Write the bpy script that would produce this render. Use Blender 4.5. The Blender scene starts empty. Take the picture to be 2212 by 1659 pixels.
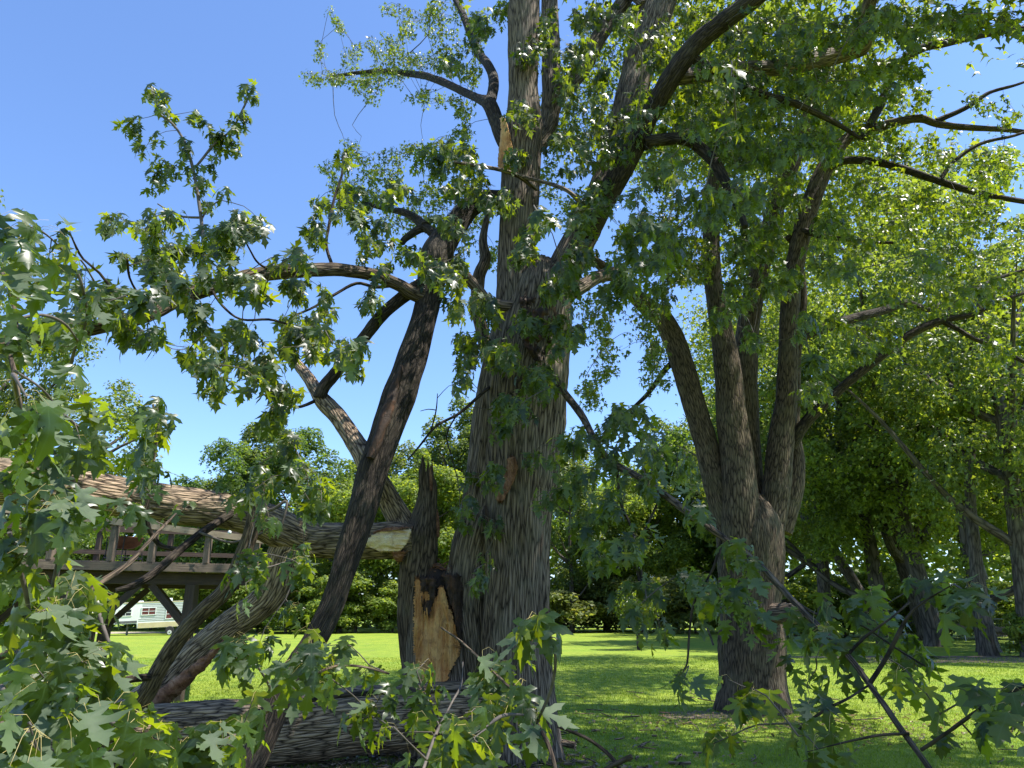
import bpy, math, random
import numpy as np
from mathutils import Matrix, Vector
random.seed(7); rng = np.random.default_rng(7)
S = bpy.context.scene; COL = S.collection
R = math.radians
# ------------------------------------------------------------------ camera, sky, sun, exposure
PITCH = R(18.0); CAMZ = 1.6; F = 1533.0            # focal length in units of a 2212 x 1659 picture
cam = bpy.data.cameras.new('camera'); cam_o = bpy.data.objects.new('camera', cam); COL.objects.link(cam_o)
cam.sensor_width = 36; cam.lens = 36*F/2212; cam.clip_end = 2000; cam.clip_start = .05
cam_o.location = (0, 0, CAMZ); cam_o.rotation_euler = (R(90)+PITCH, 0, 0); S.camera = cam_o
SUN_EL, SUN_AZ = R(63), R(97)                       # azimuth from +Y towards +X (the sun stands to the right)
W = bpy.data.worlds.new('World'); S.world = W; W.use_nodes = True
wn = W.node_tree; wn.nodes.clear()
sky = wn.nodes.new('ShaderNodeTexSky'); sky.sky_type = 'NISHITA'; sky.sun_disc = False
sky.sun_elevation = SUN_EL; sky.sun_rotation = SUN_AZ; sky.air_density = 1.0; sky.dust_density = 0.3; sky.ozone_density = 3.5
bg_ = wn.nodes.new('ShaderNodeBackground'); bg_.inputs[1].default_value = 0.118
wo = wn.nodes.new('ShaderNodeOutputWorld')
tint = wn.nodes.new('ShaderNodeMix'); tint.data_type = 'RGBA'; tint.blend_type = 'MULTIPLY'; tint.inputs[0].default_value = 1; tint.inputs[7].default_value = (.96, 1.07, 1.25, 1)
wn.links.new(sky.outputs[0], tint.inputs[6]); wn.links.new(tint.outputs[2], bg_.inputs[0]); wn.links.new(bg_.outputs[0], wo.inputs[0])
sl = bpy.data.lights.new('sun', 'SUN'); sl.energy = 5.0; sl.angle = R(.53); sl.color = (1, .95, .87)
so = bpy.data.objects.new('sun', sl); COL.objects.link(so)
sd = Vector((math.cos(SUN_EL)*math.sin(SUN_AZ), math.cos(SUN_EL)*math.cos(SUN_AZ), math.sin(SUN_EL)))
so.rotation_euler = sd.to_track_quat('Z', 'Y').to_euler(); so.location = (20, 5, 40)
S.view_settings.view_transform = 'Standard'; S.view_settings.look = 'None'; S.view_settings.gamma = 1
S.view_settings.exposure = 1.05; S.view_settings.use_curve_mapping = False
cy = S.cycles
cy.max_bounces = 8; cy.diffuse_bounces = 4; cy.glossy_bounces = 3; cy.transmission_bounces = 5; cy.transparent_max_bounces = 4
cy.caustics_reflective = False; cy.caustics_refractive = False; cy.sample_clamp_indirect = 6
try: cy.use_denoising = True
except Exception: pass

# ------------------------------------------------------------------ helpers
sp, cp = math.sin(PITCH), math.cos(PITCH)
def P(x, y, d):
    """the point seen at (x, y) of the 2212 x 1659 picture whose distance ahead (world Y) is d"""
    x = np.asarray(x, float); y = np.asarray(y, float); d = np.asarray(d, float)
    cx = (x-1106)/F; cyy = (829.5-y)/F
    dy = cp - cyy*sp; dz = sp + cyy*cp
    t = d/dy
    return np.stack([cx*t, d+0*t, CAMZ+dz*t], -1)
def camdepth(p): return p[..., 1]*cp + (p[..., 2]-CAMZ)*sp
def proj(p):
    c = camdepth(p); up = -p[..., 1]*sp + (p[..., 2]-CAMZ)*cp
    return 1106+F*p[..., 0]/c, 829.5-F*up/c
def ground(x, y):
    cyy = (829.5-y)/F; dy = cp-cyy*sp; dz = sp+cyy*cp
    t = -CAMZ/dz
    return np.array([(x-1106)/F*t, dy*t, 0.])
def nrm(v):
    v = np.asarray(v, float); return v/np.maximum(np.linalg.norm(v, axis=-1, keepdims=True), 1e-9)
def _hash(ix, iy, iz, s):
    h = (ix*374761393 + iy*668265263 + iz*2147483647 + s*974634777) & 0xffffffff
    h = ((h ^ (h >> 13))*1274126177) & 0xffffffff
    h = ((h ^ (h >> 16))*2246822519) & 0xffffffff
    return ((h ^ (h >> 15)) & 0xffffff)/float(0xffffff)
def vnoise(p, s=0):
    p = np.asarray(p, float); i = np.floor(p).astype(np.int64); f = p-i; f = f*f*(3-2*f); r = 0
    for a in (0, 1):
        for b in (0, 1):
            for c in (0, 1):
                w = (f[:, 0] if a else 1-f[:, 0])*(f[:, 1] if b else 1-f[:, 1])*(f[:, 2] if c else 1-f[:, 2])
                r = r + w*_hash(i[:, 0]+a, i[:, 1]+b, i[:, 2]+c, s)
    return r*2-1
BASE = {}
class MB:
    """collects vertices, faces and point attributes; build() links them as ONE mesh object"""
    def __init__(s): s.v = []; s.f = {}; s.a = {}; s.n = 0
    def add(s, v, faces, **attr):
        v = np.asarray(v, float); s.v.append(v)
        for fa in faces:
            fa = np.asarray(fa, np.int64)
            if fa.size: s.f.setdefault(fa.shape[1], []).append(fa+s.n)
        for k, x in attr.items(): s.a.setdefault(k, []).append((s.n, np.asarray(x, float)))
        s.n += len(v)
    def mesh(s, name, mat, off=(0, 0, 0), smooth=True):
        me = bpy.data.meshes.new(name)
        v = np.concatenate(s.v) if s.v else np.zeros((0, 3))
        v = v-np.asarray(off, float)
        me.vertices.add(len(v)); me.vertices.foreach_set('co', v.astype(np.float32).ravel())
        idx = []; tot = []
        for k, l in s.f.items():
            a = np.concatenate(l); idx.append(a.ravel()); tot.append(np.full(len(a), k))
        idx = np.concatenate(idx); tot = np.concatenate(tot)
        me.loops.add(len(idx)); me.loops.foreach_set('vertex_index', idx.astype(np.int32))
        me.polygons.add(len(tot))
        me.polygons.foreach_set('loop_start', (np.cumsum(tot)-tot).astype(np.int32))
        me.polygons.foreach_set('use_smooth', np.full(len(tot), smooth, dtype=bool))
        for k, l in s.a.items():
            vec = l[0][1].ndim == 2
            arr = np.zeros((len(v), 3)) if vec else np.zeros(len(v))
            for n0, x in l: arr[n0:n0+len(x)] = x
            at = me.attributes.new(k, 'FLOAT_VECTOR' if vec else 'FLOAT', 'POINT')
            at.data.foreach_set('vector' if vec else 'value', arr.astype(np.float32).ravel())
        me.update(calc_edges=True); me.validate()
        if mat: me.materials.append(mat)
        return me
    def build(s, name, mat, parent=None, smooth=True, kind=None):
        off = BASE[parent.name] if parent else np.zeros(3)
        o = bpy.data.objects.new(name, s.mesh(name, mat, off, smooth)); COL.objects.link(o)
        if parent: o.parent = parent
        BASE[o.name] = off
        if kind: o['kind'] = kind
        return o
def tag(o, label, cat, group=None):
    o['label'] = label; o['category'] = cat
    if group: o['group'] = group
    return o
def thing(name, label, cat, loc=(0, 0, 0), group=None):
    o = bpy.data.objects.new(name, None); COL.objects.link(o); o.location = loc; o.empty_display_size = .2
    BASE[o.name] = np.array(loc, float)
    return tag(o, label, cat, group)

def catmull(pts, n):
    pts = np.asarray(pts, float); e = np.vstack([2*pts[0]-pts[1], pts, 2*pts[-1]-pts[-2]]); out = []
    for i in range(len(pts)-1):
        p0, p1, p2, p3 = e[i], e[i+1], e[i+2], e[i+3]
        t = np.linspace(0, 1, n, endpoint=False)[:, None]
        out.append(.5*((2*p1)+(-p0+p2)*t+(2*p0-5*p1+4*p2-p3)*t*t+(-p0+3*p1-3*p2+p3)*t**3))
    out.append(pts[-1:]); return np.vstack(out)
def frames(c):
    T = nrm(np.gradient(c, axis=0)); N = np.zeros_like(c)
    a = np.array([1., 0, 0]) if abs(T[0, 0]) < .8 else np.array([0, 1., 0])
    n = nrm(a-T[0]*a.dot(T[0])); N[0] = n
    for i in range(1, len(c)):
        n = n-T[i]*n.dot(T[i]); n = n/max(np.linalg.norm(n), 1e-9); N[i] = n
    return T, N, np.cross(T, N)
def tube(mb, pts, rad, seg=24, step=.06, amp=.0, fx=26, fz=3.0, flare=0, lump=.05, seed=0, cap=(True, True), endfn=None, ridge2=True, twist=0):
    """bark-covered limb along pts (world) with radii rad"""
    pts = np.asarray(pts, float); rad = np.asarray(rad, float)
    L = np.linalg.norm(np.diff(pts, axis=0), axis=1).sum()
    per = max(2, int(round(L/step/(len(pts)-1))))
    q = catmull(np.hstack([pts, rad[:, None]]), per); c = q[:, :3]; r = np.maximum(q[:, 3], .002)
    T, N, B = frames(c)
    s = np.concatenate([[0], np.cumsum(np.linalg.norm(np.diff(c, axis=0), axis=1))])
    th = np.arange(seg)/seg*2*math.pi
    TH = th[None, :]+twist*s[:, None]; co = np.cos(TH); si = np.sin(TH)
    rr = r[:, None]*np.ones_like(co)
    rm = float(r.mean())
    bk = np.stack([co*rm, si*rm, np.repeat(s[:, None], seg, 1)], -1).reshape(-1, 3)
    if lump:
        rr = rr*(1+lump*vnoise(bk*np.array([2.2/max(rm, .05)*.5, 2.2/max(rm, .05)*.5, 1.6])+seed*7.3, seed).reshape(rr.shape))
    if flare:
        fl = np.exp(-s/.38)[:, None]
        rr = rr*(1+flare*fl*(1+.45*np.cos(5*TH+seed)+.25*np.cos(3*TH+1.3)))
    if amp:
        w = bk+.03*vnoise(bk*4+seed, seed+3)[:, None]
        n1 = 1-np.abs(vnoise(w*np.array([fx, fx, fz])+seed*3.1, seed+1))*2
        n2 = vnoise(w*np.array([fx*2.1, fx*2.1, fz*2.6]), seed+2)
        d = amp*(n1*.8+n2*.35)
        rr = rr+d.reshape(rr.shape)
    v = c[:, None]+rr[..., None]*(co[..., None]*N[:, None]+si[..., None]*B[:, None])
    if endfn is not None: v = endfn(v, s, TH)
    n = len(c); i = np.arange(n-1)[:, None]*seg; j = np.arange(seg)[None, :]; j2 = (j+1) % seg
    quads = np.stack([i+j, i+j2, i+seg+j2, i+seg+j], -1).reshape(-1, 4)
    v = v.reshape(-1, 3)
    mb.add(v, [quads], bk=bk+seed*1.7)
    if cap[0] or cap[1]:
        for e, on in ((0, cap[0]), (n-1, cap[1])):
            if on:
                ring = v[e*seg:(e+1)*seg]; cc = ring.mean(0)[None]
                jj = np.arange(seg); fa = np.stack([np.full(seg, seg), jj, (jj+1) % seg], -1)
                if e == 0: fa = fa[:, ::-1]
                mb.add(np.vstack([ring, cc]), [fa], bk=np.vstack([bk[e*seg:(e+1)*seg], bk[e*seg:e*seg+1]]))
    return c, r
def px(path):
    """[(x, y, half width, distance)] of the picture -> points and radii"""
    a = np.array(path, float); p = P(a[:, 0], a[:, 1], a[:, 3]); return p, a[:, 2]*camdepth(p)/F
def limb(root, name, path, mat, seg=24, step=.06, amp=.008, nodes=None, **k):
    mb = MB(); p, r = px(path); c, rr = tube(mb, p, r, seg, step, amp, **k)
    o = mb.build(name, mat, root)
    if nodes is not None: nodes.append(c[::2])
    return o
def box(mb, c, size, ax=None):
    c = np.asarray(c, float); h = np.asarray(size, float)/2
    A = np.eye(3) if ax is None else np.asarray(ax, float)
    q = np.array([[x, y, z] for x in (-1, 1) for y in (-1, 1) for z in (-1, 1)], float)*h
    v = c+q@A
    f = [[0, 1, 3, 2], [4, 6, 7, 5], [0, 4, 5, 1], [2, 3, 7, 6], [0, 2, 6, 4], [1, 5, 7, 3]]
    mb.add(v, [f], bk=q)
def beam(mb, a, b, w, h, up=(0, 0, 1)):
    """a timber from a to b, w wide (level), h deep"""
    a = np.asarray(a, float); b = np.asarray(b, float); d = nrm(b-a); s_ = nrm(np.cross(d, up)); u = np.cross(s_, d)
    box(mb, (a+b)/2, (np.linalg.norm(b-a), w, h), np.array([d, s_, u]))
def wire(mb, pts, r, seg=6, sub=4):
    tube(mb, pts, np.full(len(pts), r), seg, 1e9, 0, lump=0) if sub == 1 else tube(mb, catmull(pts, sub), np.full(len(catmull(pts, sub)), r), seg, 1e9, 0, lump=0)

# ------------------------------------------------------------------ materials
def newmat(name):
    m = bpy.data.materials.new(name); m.use_nodes = True; t = m.node_tree; t.nodes.clear()
    o = t.nodes.new('ShaderNodeOutputMaterial'); return m, t, o
def N_(t, typ, **k):
    n = t.nodes.new('ShaderNode'+typ)
    for a, b in k.items():
        if a.startswith('i_'):
            key = a[2:]; key = int(key) if key.isdigit() else key.replace('_', ' ')
            n.inputs[key].default_value = b
        else: setattr(n, a, b)
    return n
def ramp(t, src, stops):
    r = N_(t, 'ValToRGB'); e = r.color_ramp.elements
    while len(e) < len(stops): e.new(.5)
    for k, (p, c) in zip(e, stops): k.position = p; k.color = (*c, 1)
    t.links.new(src, r.inputs[0]); return r
def mixc(t, f, a, b, mode='MIX'):
    m = N_(t, 'Mix', data_type='RGBA', blend_type=mode)
    for i, x in ((0, f), (6, a), (7, b)):
        if isinstance(x, (tuple, list)): m.inputs[i].default_value = (*x, 1) if len(x) == 3 else x
        elif isinstance(x, (float, int)): m.inputs[i].default_value = x
        else: t.links.new(x, m.inputs[i])
    return m.outputs[2]
def math_(t, op, a, b=0., c=None):
    m = N_(t, 'Math', operation=op)
    for i, x in enumerate((a, b, c)):
        if x is None: continue
        if isinstance(x, (float, int)): m.inputs[i].default_value = x
        else: t.links.new(x, m.inputs[i])
    return m.outputs[0]
def bark(name, dark, light, lichen=(.16, .18, .12), lich=.35, sc=(15, 15, 1.35), bump=1.0):
    m, t, o = newmat(name); L = t.links.new
    at = N_(t, 'Attribute', attribute_name='bk')
    mp = N_(t, 'Mapping'); mp.inputs['Scale'].default_value = sc; L(at.outputs['Vector'], mp.inputs[0])
    wz = N_(t, 'TexNoise', i_Scale=1.1, i_Detail=3.); L(mp.outputs[0], wz.inputs['Vector'])
    wv = mixc(t, .55, mp.outputs[0], wz.outputs['Color'], 'ADD')
    vo = N_(t, 'TexVoronoi', feature='DISTANCE_TO_EDGE', i_Scale=1.6); L(wv, vo.inputs['Vector'])
    fi = N_(t, 'TexNoise', i_Scale=3.5, i_Detail=6., i_Roughness=.65); L(mp.outputs[0], fi.inputs['Vector'])
    pl = math_(t, 'MULTIPLY', vo.outputs[0], 3.2)
    pl = math_(t, 'MINIMUM', pl, 1.)
    hgt = math_(t, 'ADD', math_(t, 'MULTIPLY', pl, .55), math_(t, 'MULTIPLY', fi.outputs[0], .6))
    cr = ramp(t, hgt, [(.30, dark), (.52, tuple(.45*a+.55*b for a, b in zip(dark, light))), (.85, light)])
    big = N_(t, 'TexNoise', i_Scale=2.6, i_Detail=4., i_Roughness=.6); L(at.outputs['Vector'], big.inputs['Vector'])
    lm = ramp(t, big.outputs[0], [(.5, (0, 0, 0)), (.66, (1, 1, 1))])
    lf = math_(t, 'MULTIPLY', lm.outputs[0], lich)
    col = mixc(t, lf, cr.outputs[0], lichen)
    hsv = mixc(t, .35, col, ramp(t, big.outputs['Fac'], [(.3, (.6, .55, .5)), (.6, (1, 1, 1)), (.75, (1.15, 1.08, 1))]).outputs[0], 'MULTIPLY')
    b = N_(t, 'BsdfPrincipled'); b.inputs['Roughness'].default_value = .85; b.inputs['Specular IOR Level'].default_value = .25
    L(hsv, b.inputs['Base Color'])
    bp = N_(t, 'Bump', i_Strength=bump, i_Distance=.02); L(hgt, bp.inputs['Height']); L(bp.outputs[0], b.inputs['Normal'])
    L(b.outputs[0], o.inputs[0]); return m
def torn(name, stops, sc=(5, 5, 22), bump=.7, coord='bk', stain=None):
    """bare split wood: grain along Z, streaked"""
    m, t, o = newmat(name); L = t.links.new
    tc = N_(t, 'TexCoord'); mp = N_(t, 'Mapping'); mp.inputs['Scale'].default_value = sc
    if coord == 'bk':
        at = N_(t, 'Attribute', attribute_name='bk'); L(at.outputs['Vector'], mp.inputs[0]); src = at.outputs['Vector']
    else: L(tc.outputs['Object'], mp.inputs[0]); src = tc.outputs['Object']
    n = N_(t, 'TexNoise', i_Scale=1., i_Detail=6., i_Roughness=.6, i_Distortion=.6); L(mp.outputs[0], n.inputs['Vector'])
    n2 = N_(t, 'TexNoise', i_Scale=4.5, i_Detail=4.); L(src, n2.inputs['Vector'])
    k = math_(t, 'ADD', math_(t, 'MULTIPLY', n.outputs[0], .55), math_(t, 'MULTIPLY', n2.outputs[0], .45))
    cr = ramp(t, k, stops)
    csrc = cr.outputs[0]
    if stain:
        n3 = N_(t, 'TexNoise', i_Scale=4.2, i_Detail=5., i_Roughness=.65, i_Distortion=.8); L(src, n3.inputs['Vector'])
        sm = ramp(t, n3.outputs[0], [(.52, (0, 0, 0)), (.66, (.6, .6, .6))]); csrc = mixc(t, sm.outputs[0], csrc, stain)
        n4 = N_(t, 'TexNoise', i_Scale=3., i_Detail=4.); mp2 = N_(t, 'Mapping'); mp2.inputs['Scale'].default_value = tuple(q*4 for q in sc); L(src, mp2.inputs[0]); L(mp2.outputs[0], n4.inputs['Vector'])
        st2 = ramp(t, n4.outputs[0], [(.56, (0, 0, 0)), (.70, (.7, .7, .7))]); csrc = mixc(t, st2.outputs[0], csrc, tuple(q*.45 for q in stain))
    b = N_(t, 'BsdfPrincipled'); b.inputs['Roughness'].default_value = .75; b.inputs['Specular IOR Level'].default_value = .3
    L(csrc, b.inputs['Base Color'])
    bp = N_(t, 'Bump', i_Strength=bump, i_Distance=.02); L(n.outputs[0], bp.inputs['Height']); L(bp.outputs[0], b.inputs['Normal'])
    L(b.outputs[0], o.inputs[0]); return m
def leafmat(name, top, under, glow, trans=.45, vein=.5, rough=.42, spec=.5):
    m, t, o = newmat(name); L = t.links.new
    ge = N_(t, 'NewGeometry'); tn = N_(t, 'Attribute', attribute_name='tint'); oi = N_(t, 'ObjectInfo')
    k = math_(t, 'FRACT', math_(t, 'ADD', tn.outputs['Fac'], oi.outputs['Random']))
    dk = tuple(x*.68 for x in top); yl = (top[0]*1.7, top[1]*1.3, top[2]*1.1)
    tc = ramp(t, k, [(0, dk), (.5, top), (.85, top), (1, yl)])
    gl = ramp(t, k, [(0, tuple(x*.38 for x in glow)), (.4, tuple(x*.8 for x in glow)), (.7, glow), (1, (glow[0]*1.4, glow[1]*1.15, glow[2]))])
    colt = tc.outputs[0]
    if vein:
        lf = N_(t, 'Attribute', attribute_name='lf'); sx = N_(t, 'SeparateXYZ'); L(lf.outputs['Vector'], sx.inputs[0])
        ax = math_(t, 'ABSOLUTE', sx.outputs[0]); y = sx.outputs[1]
        d = ax
        for a in (47, 74):
            q = math_(t, 'ABSOLUTE', math_(t, 'SUBTRACT', math_(t, 'MULTIPLY', ax, math.cos(R(a))), math_(t, 'MULTIPLY', y, math.sin(R(a)))))
            d = math_(t, 'MINIMUM', d, q)
        vm = N_(t, 'MapRange', i_1=.004, i_2=.02, i_3=vein, i_4=0.); L(d, vm.inputs[0])
        colt = mixc(t, vm.outputs[0], colt, tuple(x*2.2+.02 for x in top))
    col = mixc(t, ge.outputs['Backfacing'], colt, under)
    b = N_(t, 'BsdfPrincipled'); L(col, b.inputs['Base Color'])
    rg = math_(t, 'ADD', math_(t, 'MULTIPLY', ge.outputs['Backfacing'], .35), rough); L(rg, b.inputs['Roughness'])
    b.inputs['Specular IOR Level'].default_value = spec
    tr = N_(t, 'BsdfTranslucent'); L(gl.outputs[0], tr.inputs[0])
    mx = N_(t, 'MixShader', i_0=trans); L(b.outputs[0], mx.inputs[1]); L(tr.outputs[0], mx.inputs[2])
    L(mx.outputs[0], o.inputs[0]); return m
def plain(name, col, rough=.6, metal=0., noise=.25, sc=6., bump=0.):
    m, t, o = newmat(name); L = t.links.new; tc = N_(t, 'TexCoord')
    n = N_(t, 'TexNoise', i_Scale=sc, i_Detail=5.); L(tc.outputs['Object'], n.inputs['Vector'])
    cr = ramp(t, n.outputs[0], [(.3, tuple(c*(1-noise) for c in col)), (.7, tuple(min(1, c*(1+noise)) for c in col))])
    b = N_(t, 'BsdfPrincipled'); b.inputs['Roughness'].default_value = rough; b.inputs['Metallic'].default_value = metal
    L(cr.outputs[0], b.inputs['Base Color'])
    if bump:
        bp = N_(t, 'Bump', i_Strength=bump, i_Distance=.02); L(n.outputs[0], bp.inputs['Height']); L(bp.outputs[0], b.inputs['Normal'])
    L(b.outputs[0], o.inputs[0]); return m
def timber(name, a, b_, stain=(.03, .025, .02)):
    m, t, o = newmat(name); L = t.links.new; at = N_(t, 'Attribute', attribute_name='bk')
    mp = N_(t, 'Mapping'); mp.inputs['Scale'].default_value = (2.5, 40, 40); L(at.outputs['Vector'], mp.inputs[0])
    n = N_(t, 'TexNoise', i_Scale=1., i_Detail=4.); L(mp.outputs[0], n.inputs['Vector'])
    n2 = N_(t, 'TexNoise', i_Scale=5., i_Detail=5., i_Roughness=.7); L(at.outputs['Vector'], n2.inputs['Vector'])
    cr = ramp(t, n.outputs[0], [(.3, a), (.7, b_)])
    st = ramp(t, n2.outputs[0], [(.52, (0, 0, 0)), (.7, (.75, .75, .75))])
    col = mixc(t, st.outputs[0], cr.outputs[0], stain)
    b = N_(t, 'BsdfPrincipled'); b.inputs['Roughness'].default_value = .8; L(col, b.inputs['Base Color'])
    bp = N_(t, 'Bump', i_Strength=.4, i_Distance=.01); L(n.outputs[0], bp.inputs['Height']); L(bp.outputs[0], b.inputs['Normal'])
    L(b.outputs[0], o.inputs[0]); return m
M = {}
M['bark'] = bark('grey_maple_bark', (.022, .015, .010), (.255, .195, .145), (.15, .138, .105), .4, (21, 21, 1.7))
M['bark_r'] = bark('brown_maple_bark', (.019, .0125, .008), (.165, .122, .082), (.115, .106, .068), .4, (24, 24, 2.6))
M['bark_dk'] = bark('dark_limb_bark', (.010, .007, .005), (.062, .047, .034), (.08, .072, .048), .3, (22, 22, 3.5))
M['bark_log'] = bark('plated_log_bark', (.024, .016, .010), (.44, .325, .22), (.22, .19, .13), .4, (20, 20, 2.3), 1.2)
M['bark_bg'] = bark('background_trunk_bark', (.03, .025, .02), (.12, .1, .085), lich=.2, sc=(6, 6, 1))  # dark bark shared by the background trunks
M['twig'] = plain('twig_bark', (.085, .07, .058), .8, noise=.4, sc=20)
M['petiole'] = plain('leaf_stalk', (.33, .27, .09), .5, noise=.3, sc=30)
M['wood'] = torn('fresh_split_wood', [(.34, (.13, .045, .018)), (.45, (.42, .19, .06)), (.62, (.60, .36, .14))], (7, 7, 1.2), stain=(.17, .08, .035))
M['wood_x'] = torn('fresh_broken_end', [(.3, (.42, .25, .10)), (.45, (.66, .49, .26)), (.6, (.76, .63, .40))], (4, 14, 14), stain=(.36, .21, .09))
M['rot'] = torn('dark_punky_wood', [(.34, (.012, .008, .006)), (.52, (.042, .025, .016)), (.70, (.16, .07, .035))], (16, 16, 7), 1.)
M['redwood'] = torn('reddish_decayed_wood', [(.34, (.06, .028, .016)), (.5, (.22, .10, .05)), (.68, (.40, .24, .14))], (26, 26, 26), 1.2)
M['leaf'] = leafmat('silver_maple_leaf', (.015, .034, .009), (.085, .12, .07), (.36, .49, .011), .40, rough=.36, spec=.48)
M['leaf_far'] = leafmat('maple_foliage', (.075, .115, .028), (.11, .15, .07), (.36, .48, .035), .42, 0)
M['leaf_dk'] = leafmat('dark_wood_foliage', (.065, .12, .026), (.10, .15, .06), (.28, .44, .03), .42, 0, .55, .35)
M['leaf_lt'] = leafmat('pale_green_foliage', (.13, .19, .035), (.16, .21, .07), (.46, .60, .04), .45, 0, .55, .35)
M['leaf_yl'] = leafmat('yellowish_foliage', (.10, .13, .03), (.16, .18, .07), (.34, .40, .05), .42, 0, .55, .35)

# ------------------------------------------------------------------ leaves
half_hi = [(0, 0), (.09, .03), (.22, -.03), (.36, .05), (.27, .12), (.17, .17), (.30, .24), (.42, .27), (.56, .45), (.42, .44), (.33, .47), (.28, .41), (.09, .35),
           (.14, .52), (.27, .62), (.18, .65), (.21, .76), (.11, .77), (.07, .86), (0, 1)]
half_mid = [(0, 0), (.34, .03), (.17, .16), (.56, .45), (.09, .35), (.26, .65), (.10, .76), (0, 1)]
mid_hi = [(0, .77), (0, .5), (0, .3), (0, .12)]
mid_mid = [(0, .55), (0, .25)]
from mathutils.geometry import tessellate_polygon
def leaf_shape(half, mids, var):
    q = np.array(half+mids, float); tri = []
    t = tessellate_polygon([[Vector((a, b, 0)) for a, b in q]])
    nh = len(half); v = [tuple(p) for p in q]; mir = {}
    for i, p in enumerate(q):
        if p[0] > 1e-6: mir[i] = len(v); v.append((-p[0], p[1]))
        else: mir[i] = i
    v = np.array(v)
    for a in t:
        a = list(a); A = q[a]
        if np.cross(A[1]-A[0], A[2]-A[0]) < 0: a = a[::-1]
        tri.append(a); tri.append([mir[i] for i in a[::-1]])
    r = np.random.default_rng(100+var)
    dr = r.uniform(.15, .8); fo = r.uniform(-.3, .35); tw = r.uniform(-.45, .45); cu = r.uniform(.2, 1.3); wav = r.uniform(.01, .04)
    x, y = v[:, 0], v[:, 1]
    z = -dr*y*y*.6 + fo*np.abs(x)*.5 - cu*x*x*.9 + tw*x*y + wav*np.sin(9*y+6*np.abs(x)+var)
    return np.stack([x, y, z], 1), np.array(tri), np.stack([x, y, 0*x], 1)
NV = 8
LHI = [leaf_shape(half_hi, mid_hi, k) for k in range(NV)]
LMID = [leaf_shape(half_mid, mid_mid, k) for k in range(NV)]
def low_shape(k):
    r = np.random.default_rng(300+k)
    v = np.array([(0, 0, 0), (.5, .3, -.12), (.14, .42, 0.03), (0, 1, -.25), (-.14, .42, .03), (-.5, .3, -.12)], float)
    v[:, 2] *= r.uniform(.3, 1.8); v[:, :2] += r.uniform(-.05, .05, (6, 2))
    return v, np.array([(0, 1, 2), (0, 2, 4), (2, 3, 4), (0, 4, 5)]), v*np.array([1, 1, 0])
LLO = [low_shape(k) for k in range(NV)]
def add_leaves(mb, O, Y, Z, s, shapes, seed=0):
    n = len(O)
    if not n: return
    Y = nrm(Y); X = nrm(np.cross(Y, Z)); Z = np.cross(X, Y)
    r = np.random.default_rng(seed); var = r.integers(0, NV, n); tint = r.random(n)
    for k in range(NV):
        ii = np.nonzero(var == k)[0]
        if not len(ii): continue
        v, f, lf = shapes[k]; m = len(v)
        w = O[ii][:, None]+s[ii][:, None, None]*(v[None, :, :1]*X[ii][:, None]+v[None, :, 1:2]*Y[ii][:, None]+v[None, :, 2:3]*Z[ii][:, None])
        fa = (f[None]+np.arange(len(ii))[:, None, None]*m).reshape(-1, 3)
        mb.add(w.reshape(-1, 3), [fa], tint=np.repeat(tint[ii], m), lf=np.tile(lf, (len(ii), 1)))
LEAFMESH = {}
def leaf_mesh(lod, k, mat):
    key = (lod, k, mat.name)
    if key not in LEAFMESH:
        v, f, lf = (LHI if lod == 'hi' else LMID)[k]; mb = MB(); mb.add(v, [f], lf=lf); LEAFMESH[key] = mb.mesh('leaf', mat)
    return LEAFMESH[key]
DENS = 2.6
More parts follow.
